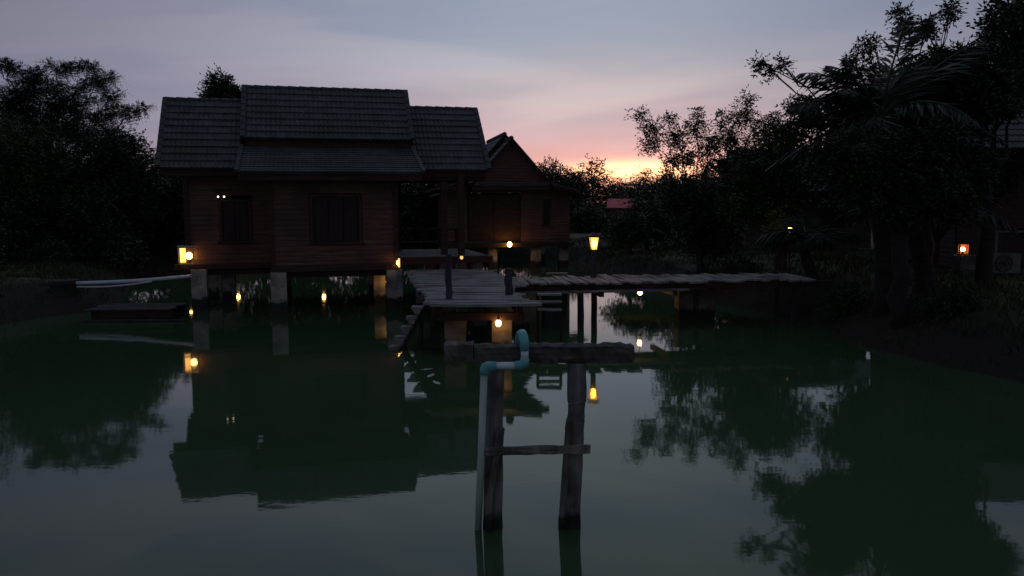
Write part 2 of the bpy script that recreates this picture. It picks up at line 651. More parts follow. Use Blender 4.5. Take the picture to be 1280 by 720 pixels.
def sprig_cloud(blobs, n, size, r, pinnate=False, shell=.5, droop=.25, wexp=.62):
    """blobs: list of (centre, radii). Returns leaf quads of n sprigs spread through the blobs"""
    C = np.array([b[0] for b in blobs], float)
    S = np.array([b[1] for b in blobs], float)
    w = (S[:, 0] * S[:, 1] * S[:, 2]) ** wexp
    k = r.choice(len(blobs), n, p=w / w.sum())
    u = r.normal(size=(n, 3))
    u /= np.linalg.norm(u, axis=1, keepdims=True)
    rad = r.uniform(0, 1, n) ** shell
    # ragged outline: the radius itself varies with direction
    rag = 1 + .32 * np.sin(u[:, 0] * 5 + k * 1.7) * np.sin(u[:, 2] * 6 + k) + r.normal(0, .10, n)
    p = C[k] + u * (rad * rag)[:, None] * S[k]
    d = u * .8 + r.normal(0, .55, (n, 3))
    d[:, 2] -= droop
    d, s, t = frame(d)
    m = 9 if pinnate else 6
    Vs, Fs, o = [], [], 0
    L = size * (4.2 if pinnate else 2.6) * r.uniform(.7, 1.3, n)
    for j in range(m):
        a = (j // 2 + .5) / (m / 2)
        side = (1 if j % 2 else -1)
        c = p + d * (L * a)[:, None]
        c[:, 2] -= (L * a * a * .35)
        if j == m - 1:
            dd = d.copy()
        else:
            dd = d * .55 + s * side * .9 + r.normal(0, .18 if pinnate else .4, (n, 3))
        dd /= np.linalg.norm(dd, axis=1, keepdims=True)
        nn = t + r.normal(0, .25 if pinnate else .6, (n, 3))
        V, F = leaf_quads(c, dd, nn, size * r.uniform(.8, 1.3, n), size * r.uniform(.38, .6, n))
        Vs.append(V)
        Fs.append(F + o)
        o += len(V)
    return np.concatenate(Vs), np.concatenate(Fs)


def limb(mb, a, b, r0, r1, sag=.1, n=6, wig=.06):
    a, b = Vector(a), Vector(b)
    L = (b - a).length
    pts, rs = [], []
    for i in range(n):
        t = i / (n - 1)
        p = a.lerp(b, t)
        p.z += sag * L * math.sin(math.pi * t)
        if 0 < i < n - 1:
            p += Vector((random.uniform(-wig, wig), random.uniform(-wig, wig), random.uniform(-wig, wig))) * L
        pts.append(p)
        rs.append(r0 + (r1 - r0) * t)
    mb.tube(pts, rs, 7, True, .08)
    return pts


def tree(name, label, base, fork_z, blobs, n, size, trunk_r=.14, mat='leafA', group=None, pinnate=False, shell=.5, seed=1, cat='tree', droop=.25, twigs=2, bark='bark', wexp=.62, limbs=None):
    """trunk with limbs to every leaf clump, crown as thousands of leaves; blobs in world coordinates"""
    r = np.random.default_rng(seed)
    random.seed(seed)
    root = thing(name, label, cat, base, 0, group)
    B = Vector(base)
    bl = [(Vector(c) - B, rr) for c, rr in blobs]
    tb = MB()
    fork = Vector((random.uniform(-.15, .15), random.uniform(-.15, .15), fork_z - B.z))
    limb(tb, (0, 0, -.25), fork, trunk_r * 1.15, trunk_r * .75, 0, 6, .03)
    for a, b, c in limbs or ():
        a, b, c = Vector(a) - B, Vector(b) - B, Vector(c) - B
        limb(tb, fork, a, trunk_r * .35, trunk_r * .2, .05)
        limb(tb, a, b, trunk_r * .2, trunk_r * .1, .03)
        limb(tb, b, c, trunk_r * .1, trunk_r * .05, .08, 6, .02)
    for c, rr in bl:
        if limbs and rr[0] < .6:
            continue
        pts = limb(tb, fork - Vector((0, 0, random.uniform(0, .2))), c, trunk_r * min(.5, .14 + .36 * rr[0]), trunk_r * min(.16, .05 + .12 * rr[0]), random.uniform(-.05, .12))
        for _ in range(twigs):
            e = c + Vector((random.uniform(-1, 1) * rr[0], random.uniform(-1, 1) * rr[1], random.uniform(-.3, 1) * rr[2]))
            limb(tb, pts[-2], e, trunk_r * min(.16, .05 + .12 * rr[0]), trunk_r * .04, .05, 5)
    tb.build('trunk', M[bark], root, True)
    V, F = sprig_cloud([(tuple(c), rr) for c, rr in bl], n, size, r, pinnate, shell, droop, wexp)
    mesh_np('crown', V, F, M[mat], root)
    return root


def pxblobs(lst, Y, dscale=.9, dj=.4):
    """clumps given as picture ellipses at a distance, turned into real ellipsoids"""
    out = []
    for i, (cx, cy, rx, ry) in enumerate(lst):
        rw = rx * Y / FPX
        yy = Y + math.sin(i * 2.4) * dj * max(rw, .5)
        c = at(cx, cy, yy)
        out.append((tuple(c), (rx * yy / FPX, max(rx, ry) * yy / FPX * dscale, ry * yy / FPX)))
    return out


# left bank: the tall tree with layered feathery sprays
T = 30.0
x0 = at(70, 330, T).x
sprays = [((56, 82), (72, 88), 4.0), ((72, 88), (126, 86), 5.0), ((84, 124), (122, 100), 7.0), ((118, 104), (147, 97), 4.5), ((0, 80), (34, 98), 7.0), ((40, 100), (50, 92), 8.0), ((128, 122), (132, 110), 5.0),
          ((132, 130), (152, 118), 4.5), ((104, 128), (122, 130), 5.5), ((118, 150), (160, 138), 9.0), ((160, 144), (186, 136), 4.5), ((20, 112), (84, 112), 13.0), ((60, 130), (106, 140), 13.0), ((0, 120), (40, 140), 18.0)]
fb, fl_ = [], []
for k, (a, b, rr) in enumerate(sprays):
    yy = T + .8 * math.sin(k * 2.2)
    n = max(2, int(math.hypot(b[0] - a[0], b[1] - a[1]) / (rr * 1.1)))
    for q in range(n):
        t = (q + .5) / n
        x, y = a[0] + (b[0] - a[0]) * t, a[1] + (b[1] - a[1]) * t - 5 * math.sin(math.pi * t)
        w = rr * (1.0 - .35 * t) * yy / FPX
        fb.append((tuple(at(x, y, yy)), (w * 1.1, w * 1.2, w * .62)))
    fl_.append((tuple(at((x0 / T * FPX + 640) * .35 + a[0] * .65, a[1] + 45, T)), tuple(at(*a, yy)), tuple(at(*b, yy))))
tree('feathery_tree', 'tall tree with layered feathery sprays against the sky at the far left', (x0, T, gz(x0, T)), 3.6,
     fb + pxblobs([(55, 150, 60, 22), (10, 155, 40, 30), (95, 165, 44, 20), (20, 190, 50, 30), (140, 172, 24, 14)], T),
     14000, .07, .13, 'leafA', pinnate=True, seed=11, shell=.5, wexp=.55, twigs=1, limbs=fl_)
for i, (px, Y, lst, n, lab) in enumerate([
    (150, 27.5, [(150, 190, 36, 26), (120, 215, 44, 34), (172, 222, 26, 34), (100, 250, 44, 38), (160, 265, 36, 36)], 2600, 'round bushy dark tree just left of the stilt house'),
    (40, 26.0, [(30, 190, 50, 38), (60, 230, 50, 40), (5, 240, 50, 50), (50, 280, 55, 30)], 2600, 'broad dark tree under the feathery tree at the left edge'),
    (215, 29.0, [(212, 245, 26, 36), (205, 280, 26, 20), (232, 270, 14, 26)], 1100, 'slim shrubby tree half hidden behind the left corner of the stilt house'),
    (-90, 27.0, [(-80, 120, 60, 50), (-110, 180, 70, 60), (-60, 240, 60, 50)], 2200, 'dark tree standing mostly outside the left edge')]):
    x0 = at(px, 320, Y).x
    tree('bushy_tree', lab, (x0, Y, gz(x0, Y)), 1.7, pxblobs(lst, Y), int(n * 3.4), .10, .12, 'leafA' if i != 1 else 'leafB', 'trees on the left bank', seed=20 + i)
x0 = at(277, 330, 42).x
tree('dense_tree', 'dense upright treetop showing above the left wing roof', (x0, 42, gz(x0, 42)), 4.5,
     pxblobs([(276, 104, 14, 14), (266, 116, 12, 12), (288, 116, 13, 10), (277, 128, 26, 14), (298, 118, 7, 9), (280, 160, 34, 26)], 42), 3600, .14, .15, 'leafB', seed=31)
# trees seen through the open porch, behind the house
for i, (px, Y, lst, n, lab) in enumerate([
    (525, 33.0, [(520, 255, 34, 30), (545, 235, 24, 26), (505, 270, 24, 20), (550, 272, 20, 22)], 1500, 'dark leafy tree seen through the open porch'),
    (470, 36.0, [(460, 240, 40, 40), (500, 225, 30, 30), (420, 250, 40, 40)], 1400, 'dark tree behind the stilt house beside the porch opening'),
    (330, 37.0, [(330, 230, 50, 50), (280, 250, 40, 40), (380, 240, 40, 40)], 1500, 'dark tree hidden behind the middle of the stilt house')]):
    x0 = at(px, 320, Y).x
    tree('garden_tree', lab, (x0, Y, gz(x0, Y)), 1.6, pxblobs(lst, Y), n, .18, .14, 'leafA', 'trees behind the stilt house', seed=40 + i)

# far treeline: three kinds, copied along the edge of the land
protos = []
for k, (bl, n) in enumerate([
    ([((0, 0, 6.5), (2.6, 2.4, 2.2)), ((-1.8, .5, 4.6), (2.4, 2.2, 2.0)), ((2.0, -.4, 4.8), (2.3, 2.2, 1.9)), ((.4, 0, 8.3), (1.3, 1.3, 1.1)), ((0, 0, 2.6), (3.4, 2.6, 1.8))], 1100),
    ([((-.5, 0, 7.4), (1.5, 1.5, 1.4)), ((1.4, .2, 6.2), (1.6, 1.6, 1.2)), ((-2.2, 0, 5.4), (1.6, 1.6, 1.3)), ((.2, 0, 4.2), (2.8, 2.4, 1.6)), ((0, 0, 2.0), (3.2, 2.6, 1.6))], 900),
    ([((0, 0, 5.2), (3.4, 3.0, 1.9)), ((-2.6, 0, 4.0), (2.2, 2.2, 1.8)), ((2.8, 0, 4.0), (2.2, 2.2, 1.8)), ((0, 0, 2.2), (4.2, 3.0, 1.9))], 1000)]):
    protos.append(('treeline_tree', bl, n))
tl_first = {}
kinds = ['tall layered', 'open crowned', 'low spreading']
tl = [(612, 2, 1.0), (648, 0, .9), (672, 1, 1.15), (697, 1, 1.25), (720, 0, .95), (742, 0, 1.12), (765, 2, .92), (786, 2, 1.0), (806, 0, .86), (832, 1, 1.02), (858, 2, 1.1), (884, 0, 1.0), (905, 1, .95),
      (930, 2, 1.1), (960, 0, 1.1), (1000, 0, 1.2), (1040, 2, 1.3), (1085, 0, 1.2), (1130, 1, 1.3), (1180, 2, 1.3), (1230, 0, 1.3), (560, 0, 1.0), (500, 2, 1.1), (450, 0, 1.0), (400, 1, 1.0), (350, 2, 1.1), (300, 0, 1.0), (250, 2, 1.1), (200, 1, 1.1)]
for i, (px, k, s) in enumerate(tl):
    Y = 112 + 9 * math.sin(i * 2.1)
    p = at(px, 250, Y)
    zb = gz(p.x, Y)
    if k not in tl_first:
        nm, bl, n = protos[k]
        o = tree('treeline_tree', 'x', (0, 0, 0), 2.6, bl, n, .34, .2, ('leafA', 'leafC', 'leafA')[k], None, seed=60 + k, twigs=3)
        tl_first[k] = o
    else:
        o = copy_tree(tl_first[k])
    o.location = (p.x, Y, zb)
    s *= .76 if 750 < px < 930 else (.72 if 630 < px < 750 else .84)
    o.scale = (s * 1.15, s * 1.15, s)
    o.rotation_euler.z = i * 1.9
    o['group'] = 'dark trees of the far treeline'
    o['label'] = '%s dark tree in the far treeline under the sunset sky' % kinds[k]
    o['category'] = 'tree'

# middle distance garden trees right of the second house
for i, (px, Y, lst, n, sz, mat, lab, fz) in enumerate([
    (745, 46, [(735, 277, 22, 11), (720, 282, 20, 10), (764, 284, 16, 8)], 1100, .2, 'leafB', 'low pale green tree beside the second cabin under the red roof', 1.5),
    (788, 27.5, [(788, 281, 22, 13), (775, 289, 18, 8), (800, 288, 18, 8)], 900, .11, 'leafB', 'small round garden tree with a thin trunk behind the lamp post', 1.5),
    (810, 28.5, [(812, 272, 22, 20), (826, 286, 18, 9)], 700, .11, 'leafA', 'second small garden tree from the lamp post, thin trunk', 1.6),
    (848, 31.0, [(848, 258, 28, 26), (830, 280, 22, 11), (866, 278, 20, 12)], 1200, .13, 'leafA', 'slender garden tree left of the thick dark trunk', 1.7),
    (835, 52, [(822, 244, 36, 16), (862, 240, 34, 16), (845, 262, 50, 22), (816, 266, 22, 16)], 1500, .24, 'leafA', 'broad dark tree right of the far red roof', 2.2),
    (690, 58, [(688, 226, 22, 14), (716, 234, 22, 14), (700, 256, 40, 20)], 1200, .25, 'leafA', 'dark tree behind the roof edge of the second cabin', 2.2),
    (925, 40, [(920, 225, 40, 22), (950, 250, 36, 26), (895, 255, 34, 26)], 1500, .2, 'leafA', 'wide dark tree behind the feathery pond tree', 2.0)]):
    x0 = at(px, 320, Y).x
    tree('garden_tree', lab, (x0, Y, gz(x0, Y)), fz, pxblobs(lst, Y), n, sz, .08 if Y < 35 else .16, mat, 'garden trees behind the walkway', seed=80 + i)

# the open leafy tree at the sunset
T = 22.5
x0 = at(873, 335, T).x
tree('sunset_tree', 'open airy tree with sparse leafy tips against the orange glow', (x0, T, gz(x0, T)), 1.9,
     pxblobs([(798, 142, 13, 7), (815, 158, 16, 8), (812, 178, 14, 10), (838, 148, 10, 7), (845, 172, 20, 16), (872, 140, 8, 8), (870, 160, 16, 14), (890, 180, 22, 14), (905, 148, 12, 12),
              (935, 122, 11, 7), (930, 145, 18, 16), (952, 160, 18, 14), (912, 170, 22, 14), (862, 196, 24, 10), (905, 205, 26, 9), (968, 150, 14, 10), (930, 190, 24, 16), (840, 200, 12, 10)], T, .8),
     2700, .072, .075, 'leafC', seed=101, shell=.8, twigs=5)
# trunk dressing shrubs at its foot, and the rounded crown to its right
x0 = at(878, 335, 22.0).x
tree('foot_shrub', 'dense dark shrub wrapped round the thick trunk by the walkway', (x0, 22.0, gz(x0, 22.0)), 1.2,
     pxblobs([(875, 262, 36, 36), (880, 300, 26, 26), (905, 285, 24, 30), (850, 245, 26, 26)], 22.0), 1900, .1, .1, 'leafA', seed=102, cat='shrub')
x0 = at(975, 320, 20.5).x
tree('round_tree', 'round topped dense green tree between the airy tree and the palm', (x0, 20.5, gz(x0, 20.5)), 1.8,
     pxblobs([(960, 195, 34, 24), (985, 182, 30, 18), (1000, 215, 30, 28), (945, 225, 30, 28), (925, 245, 24, 30), (965, 250, 30, 26)], 20.5), 2800, .1, .15, 'leafB', seed=103)

# right side
for i, (px, Y, lst, n, sz, lab, fz) in enumerate([
    (1150, 17.0, [(948, 78, 6, 3), (960, 86, 7, 4), (978, 80, 7, 4), (1000, 128, 18, 6), (1066, 72, 7, 5), (1080, 56, 5, 8), (1092, 54, 4, 8), (1086, 84, 8, 8), (1126, 16, 9, 6), (1130, 32, 5, 9), (1160, 27, 9, 5), (1158, 38, 12, 5), (1188, 12, 6, 12),
                  (1105, 110, 30, 20), (1150, 90, 22, 18), (1100, 142, 60, 26), (1010, 148, 24, 13), (1150, 140, 50, 32), (1060, 160, 40, 24), (980, 165, 20, 10)], 7500, .075, 'tall leafy tree rising behind the palm, thin tips against the sky', 2.9),
    (1235, 15.5, [(1205, 78, 34, 16), (1255, 62, 26, 12), (1180, 98, 34, 18), (1225, 100, 40, 13), (1280, 90, 28, 20), (1150, 112, 30, 16), (1236, 46, 10, 6), (1240, 132, 40, 6), (1275, 55, 10, 8), (1175, 72, 14, 10)], 6000, .075, 'dark leafy tree right of the palm near the right edge', 2.6),
    (1330, 10.5, [(1262, 12, 26, 11), (1245, 22, 16, 7), (1290, 20, 30, 20), (1330, 10, 60, 40), (1320, 70, 50, 40), (1246, 34, 7, 5)], 2000, .075, 'overhanging tree whose branch tips enter the top right corner', 2.6),
    (1128, 13.4, [(1075, 178, 36, 18), (1125, 190, 40, 24), (1175, 178, 34, 22), (1040, 200, 30, 18), (1095, 215, 40, 24), (1160, 222, 44, 26), (1210, 205, 30, 24), (1120, 250, 40, 18), (1190, 250, 30, 18), (1060, 232, 26, 16)], 6500, .075, 'dense dark tree in front of the palm crown', 1.9),
    (1160, 19.0, [(1120, 190, 50, 36), (1180, 180, 50, 40), (1150, 230, 50, 34), (1075, 200, 40, 36), (1230, 215, 40, 30), (1090, 245, 30, 24)], 5000, .12, 'deep dark tree mass behind the twin trunks on the right', 1.6)]):
    x0 = at(px, 340, Y).x
    tree('leafy_tree', lab, (x0, Y, gz(x0, Y)), fz, pxblobs(lst, Y), n, sz, .15, 'leafA' if i != 0 else 'leafC', 'leafy trees on the right bank', seed=120 + i, shell=.6, bark='palmbark')

# bush glowing yellow by the small lamp
b0 = at(975, 300, 19.4)
tree('yellow_bush', 'small yellow green bush lit by the garden lamp', (b0.x, 19.4, gz(b0.x, 19.4)), 1.0, pxblobs([(973, 270, 9, 10), (980, 282, 8, 8), (968, 285, 7, 8)], 19.4), 260, .07, .03, 'leafY', seed=140, cat='bush')


# ------------------------------------------------------------------ coconut palms
def frond(mb_r, base, az, elev, L, droop, r, n=62, leaf=.62):
    d0 = Vector((math.sin(az) * math.cos(elev), math.cos(az) * math.cos(elev), math.sin(elev)))
    pts = []
    for i in range(13):
        t = i / 12
        p = Vector(base) + d0 * L * t
        p.z -= droop * L * t * t
        pts.append(p)
    mb_r.tube(pts, [.035 * (1 - .85 * i / 12) for i in range(13)], 5)
    P = np.array([tuple(p) for p in pts])
    C, D, Nn, LN, WD = [], [], [], [], []
    for j in range(n):
        t = .14 + .86 * j / (n - 1)
        i = min(int(t * 12), 11)
        q = P[i] + (P[i + 1] - P[i]) * (t * 12 - i)
        tan = P[i + 1] - P[i]
        tan = tan / np.linalg.norm(tan)
        sd = np.cross(tan, [0, 0, 1.0])
        sd /= np.linalg.norm(sd) + 1e-9
        for sgn in (-1, 1):
            dd = tan * .75 + sd * sgn * .8 + np.array([0, 0, -.40 - .3 * t]) + r.normal(0, .17, 3)
            C.append(q)
            D.append(dd / np.linalg.norm(dd))
            Nn.append(np.cross(sd, tan) + r.normal(0, .3, 3))
            LN.append(leaf * (math.sin(math.pi * min(1, .18 + t * .80)) * .9 + .22) * r.uniform(.85, 1.1))
            WD.append(.05 * r.uniform(.6, 1.25))
    return leaf_quads(np.array(C), np.array(D), np.array(Nn), np.array(LN), np.array(WD))


def palm(label, base, top, fronds, seed, r0=.17):
    r = np.random.default_rng(seed)
    random.seed(seed)
    root = thing('coconut_palm', label, 'palm tree', base, 0, 'coconut palms on the right bank')
    B = Vector(base)
    tp = Vector(top) - B
    tb = MB()
    pts = [Vector((0, 0, -.2)).lerp(tp, i / 9) + Vector((.08 * math.sin(i * .7), 0, 0)) for i in range(10)]
    tb.tube(pts, [r0 * (1.25 - .5 * i / 9) for i in range(10)], 10, True, .05)
    tb.build('trunk', M['palmbark'], root, True)
    for az, el, L, dr in fronds:
        st = MB()
        V, F = frond(st, tp, az, el, L, dr, r)
        fr = mesh_np('frond', V, F, M['palm'], root)
        st.build('stalk', M['palm'], fr, True)
    return root


bp_ = at(1105, 372, 14.6)
palm('coconut palm with long arching fronds standing on the right bank', (bp_.x, 14.6, gz(bp_.x, 14.6)), at(1099, 148, 14.6),
     [(R(-88), R(52), 2.35, .45), (R(-100), R(30), 2.0, .42), (R(-60), R(-5), 2.0, .35), (R(80), R(78), 2.2, .18), (R(-60), R(64), 2.0, .4), (R(60), R(62), 2.1, .4), (R(85), R(46), 3.0, .22), (R(-70), R(70), 1.7, .3), (R(95), R(15), 2.2, .45),
      (R(-120), R(48), 1.7, .5), (R(150), R(30), 2.0, .6), (R(110), R(-10), 2.0, .4), (R(-150), R(10), 1.9, .5), (R(30), R(40), 2.0, .5), (R(-30), R(45), 2.0, .45)], 5)
bp_ = at(1152, 372, 15.4)
palm('younger palm with a stout trunk beside the taller palm', (bp_.x, 15.4, gz(bp_.x, 15.4)), at(1150, 262, 15.4),
     [(R(-80), R(40), 2.0, .5), (R(80), R(35), 2.0, .5), (R(20), R(65), 1.8, .4), (R(-140), R(20), 1.7, .6), (R(140), R(25), 1.8, .6), (R(-45), R(20), 1.9, .5)], 6, .16)
bp_ = at(1012, 345, 18.2)
palm('low palm with drooping fronds by the end of the walkway', (bp_.x, 18.2, gz(bp_.x, 18.2)), at(1010, 300, 18.2),
     [(R(-85), R(38), 1.6, .62), (R(85), R(38), 1.5, .6), (R(180), R(40), 1.2, .6), (R(0), R(60), 1.4, .5), (R(-30), R(30), 1.4, .6), (R(40), R(30), 1.4, .6)], 8, .12)


# ------------------------------------------------------------------ tiled roofs, siding and houses
def tile_slope(mb, u0, u1, top, bot, courses, wave=.11, amp=.022, lift=.035):
    """a run of roof tiles; top and bot are (v, z). Corrugated courses that overlap downwards; closed underside"""
    nU = max(2, int((u1 - u0) / wave * 4))
    us = np.linspace(u0, u1, nU + 1)
    dv, dz = bot[0] - top[0], bot[1] - top[1]
    L = math.hypot(dv, dz)
    nv, nz_ = (-dz / L, dv / L) if dv > 0 else (dz / L, -dv / L)
    if nz_ < 0:
        nv, nz_ = -nv, -nz_
    w = amp * np.abs(np.sin(np.pi * us / wave))
    for c in range(courses):
        rows = []
        for (t, l) in ((c / courses - .004, .004), ((c + 1) / courses + .012, lift), ((c + 1) / courses + .012, .0)):
            off = l + (w if l > .002 else w * 0)
            j = random.uniform(-.004, .004)
            rows.append([(u, top[0] + dv * t + nv * (o + j), top[1] + dz * t + nz_ * (o + j)) for u, o in zip(us, off + np.zeros_like(us))])
        vs = [p for r_ in rows for p in r_]
        k = nU + 1
        fs = []
        for r_ in range(2):
            for i in range(nU):
                a = r_ * k + i
                fs.append((a, a + 1, a + 1 + k, a + k))
        mb.add(vs, fs)
    # solid deck below the tiles
    th = .05
    a = [(u0, top[0], top[1]), (u1, top[0], top[1]), (u1, bot[0], bot[1]), (u0, bot[0], bot[1])]
    b = [(p[0], p[1] - nv * th, p[2] - nz_ * th) for p in a]
    a = [(p[0], p[1] - nv * .004, p[2] - nz_ * .004) for p in a]
    mb.add(a + b, [(0, 1, 2, 3), (7, 6, 5, 4), (0, 4, 5, 1), (1, 5, 6, 2), (2, 6, 7, 3), (3, 7, 4, 0)])


def verge(mb, u, top, bot, n, w=.11, h=.075):
    """row of cap tiles along a gable edge"""
    dv, dz = bot[0] - top[0], bot[1] - top[1]
    L = math.hypot(dv, dz)
    ang = math.atan2(dz, dv)
    for i in range(n):
        t = (i + .5) / n
        rot = Matrix.Rotation(ang + (.06 if dv > 0 else -.06), 3, 'X')
        mb.box((u, top[0] + dv * t, top[1] + dz * t + .03), (w, L / n * 1.12, h), rot)


def ridge_caps(mb, u0, u1, v, z, n, r=.075):
    for i in range(n):
        a = u0 + (u1 - u0) * i / n
        b = u0 + (u1 - u0) * (i + 1) / n
        mb.tube([(a - .01, v, z), (a + .05, v, z), (b, v, z)], [r * 1.2, r * 1.16, r * .92], 8)


def siding(mb, p0, p1, z0, z1, openings=(), bh=.115, th=.07):
    """lap boards on a wall from p0 to p1 (plan), outward is to the right of p0->p1; openings (a0,a1,zb,zt) along the wall"""
    p0, p1 = Vector((p0[0], p0[1], 0)), Vector((p1[0], p1[1], 0))
    L = (p1 - p0).length
    d = (p1 - p0).normalized()
    n = Vector((d.y, -d.x, 0))
    rows = int(round((z1 - z0) / bh))
    bh = (z1 - z0) / rows

    def runs(za, zb):
        segs = [(0, L)]
        for (a0, a1, ob, ot) in openings:
            if ob < zb - .01 and ot > za + .01:
                ns = []
                for s, e in segs:
                    if a0 > s:
                        ns.append((s, min(e, a0)))
                    if a1 < e:
                        ns.append((max(s, a1), e))
                segs = [q for q in ns if q[1] - q[0] > .02]
        return segs

    for i in range(rows):
        za, zb = z0 + i * bh, z0 + (i + 1) * bh
        for s, e in runs(za, zb):
            # board joints
            cuts = [s]
            x = s + random.uniform(.5, 1.7)
            while x < e - .3:
                cuts.append(x)
                x += random.uniform(1.2, 2.2)
            cuts.append(e)
            for a, b in zip(cuts[:-1], cuts[1:]):
                o = .03 + random.uniform(-.004, .004)
                A, B = p0 + d * (a + .002), p0 + d * (b - .002)
                vs = []
                for (z, off) in ((za, o), (zb + .006, .012), (zb + .006, -th), (za, -th)):
                    vs += [A + n * off + Vector((0, 0, z)), B + n * off + Vector((0, 0, z))]
                mb.add(vs, [(0, 1, 3, 2), (2, 3, 5, 4), (4, 5, 7, 6), (6, 7, 1, 0), (0, 2, 4, 6), (1, 7, 5, 3)])


def gable_siding(mb, v0, v1, u, z0, z_apex, out, bh=.115):
    """triangular gable infill at u in the v-z plane"""
    rows = int((z_apex - z0) / bh)
    vm, hw = (v0 + v1) / 2, (v1 - v0) / 2
    for i in range(rows):
        za, zb = z0 + i * bh, z0 + (i + 1) * bh
        w = hw * (1 - (za + bh * .5 - z0) / (z_apex - z0))
        if w < .04:
            continue
        mb.add([(u + out * .03, vm - w, za), (u + out * .03, vm + w, za), (u + out * .012, vm + w, zb), (u + out * .012, vm - w, zb),
                (u - out * .05, vm - w, za), (u - out * .05, vm + w, za), (u - out * .05, vm + w, zb), (u - out * .05, vm - w, zb)],
               [(0, 1, 2, 3), (7, 6, 5, 4), (0, 4, 5, 1), (1, 5, 6, 2), (2, 6, 7, 3), (3, 7, 4, 0)])


def shutter_window(parent, u0, u1, z0, z1, v, leaves, mat='shutter'):
    """frame with dark shutter leaves; faces -v. Returns the frame"""
    fr = MB()
    w = .07
    fr.span((u0, v - .05, z0), (u0 + w, v + .06, z1)).span((u1 - w, v - .05, z0), (u1, v + .06, z1))
    fr.span((u0 + w, v - .05, z1 - w), (u1 - w, v + .06, z1)).span((u0 - .05, v - .08, z0 - .05), (u1 + .05, v + .06, z0))
    f = fr.build('window', M['redwood'], parent)
    n = leaves
    a = u0 + w
    b = u1 - w
    for i in range(n):
        s = MB()
        c0, c1 = a + (b - a) * i / n + .006, a + (b - a) * (i + 1) / n - .006
        s.span((c0, v - .012, z0 + .005), (c1, v + .02, z1 - w - .005))
        for k in range(4):
            zz0 = z0 + .05 + (z1 - w - z0 - .08) * k / 4
            zz1 = z0 + .02 + (z1 - w - z0 - .08) * (k + 1) / 4
            s.span((c0 + .03, v - .024, zz0), (c1 - .03, v - .014, zz1))
        s.build('shutter', M[mat], f)
    return f


def pier(mb, u, v, w, z0, z1):
    """square concrete pier, slightly uneven"""
    n = 7
    vs, fs = [], []
    for i in range(n):
        z = z0 + (z1 - z0) * i / (n - 1)
        j = lambda: random.uniform(-.008, .008)
        for x, y in ((-1, -1), (1, -1), (1, 1), (-1, 1)):
            vs.append((u + x * w / 2 + j(), v + y * w / 2 + j(), z))
    for i in range(n - 1):
        for k in range(4):
            a, b = i * 4 + k, i * 4 + (k + 1) % 4
            fs.append((a, b, b + 4, a + 4))
    fs += [(3, 2, 1, 0), tuple(range((n - 1) * 4, n * 4))]
    mb.add(vs, fs)


random.seed(3)
YAW = R(14.5)
house = thing('stilt_house', 'dark wooden stilt house with stepped tiled roof standing over the pond', 'house', (-8.25, 19.46, 0), YAW)


def HW(u, v, z):
    """house coordinates to world"""
    return Vector((-8.25 + u * math.cos(YAW) - v * math.sin(YAW), 19.46 + u * math.sin(YAW) + v * math.cos(YAW), z))


for (u0, u1, zr, ze, vv) in ((0.0, 1.80, 4.92, 3.24, 1.56), (5.72, 7.55, 4.86, 3.23, 1.56)):
    mb = MB()
    for s in (-1, 1):
        tile_slope(mb, u0 + .05, u1 - .05, (0, zr), (s * vv, ze), 10)
    rf = mb.build('wing_roof', M['tile'], house)
    tag(rf, 'lower left wing roof' if u0 < 1 else 'lower right wing roof')
    cp = MB()
    ridge_caps(cp, u0, u1, 0, zr + .005, 7, .055)
    cp.build('ridge_cap', M['ridge'], rf, True)
    for s in (-1, 1):
        verge(MB_ := MB(), u0 if u0 < 1 else u1, (0, zr), (s * vv, ze), 10)
        MB_.build('verge_tiles', M['ridge'], rf)
        MB().span((u0 + .02, s * (vv - .1) - .015, ze - .17), (u1 - .02, s * (vv - .1) + .015, ze - .0)).build('eave_board', M['darkwood'], rf)
# raised middle roof
mb = MB()
for s in (-1, 1):
    tile_slope(mb, 1.84, 5.69, (0, 5.26), (s * 1.2, 3.95), 8)
rf = mb.build('middle_roof', M['tile'], house)
tag(rf, 'raised middle roof')
cp = MB()
ridge_caps(cp, 1.78, 5.75, 0, 5.265, 15, .055)
cp.build('ridge_cap', M['ridge'], rf, True)
for u in (1.80, 5.73):
    for s in (-1, 1):
        vg = MB()
        verge(vg, u, (0, 5.26), (s * 1.2, 3.95), 8)
        vg.build('verge_tiles', M['ridge'], rf)
fa = MB()
for s in (-1, 1):
    fa.span((1.86, s * 1.08 - .015, 3.70), (5.67, s * 1.08 + .015, 4.02))
for u in (1.86, 5.67):
    gable_siding(fa, -1.1, 1.1, u, 3.9, 5.1, -1 if u < 3 else 1)
fa.build('frieze_board', M['darkwood'], rf)
# shallow skirt roof over the bay
mb = MB()
tile_slope(mb, 1.80, 5.70, (-1.10, 3.76), (-3.0, 3.10), 12, .1, .014, .03)
rf = mb.build('skirt_roof', M['tile'], house)
for u in (1.77, 5.73):
    vg = MB()
    verge(vg, u, (-1.10, 3.76), (-3.0, 3.10), 12, .09, .06)
    vg.build('verge_tiles', M['ridge'], rf)
fa = MB()
fa.span((1.80, -2.93, 2.93), (5.70, -2.90, 3.05))
for i in range(9):
    u = 1.95 + i * .45
    fa.bar((u, -2.88, 3.0), (u, -1.2, 3.58), .05, .09)
fa.build('eave_board', M['redwood'], rf)
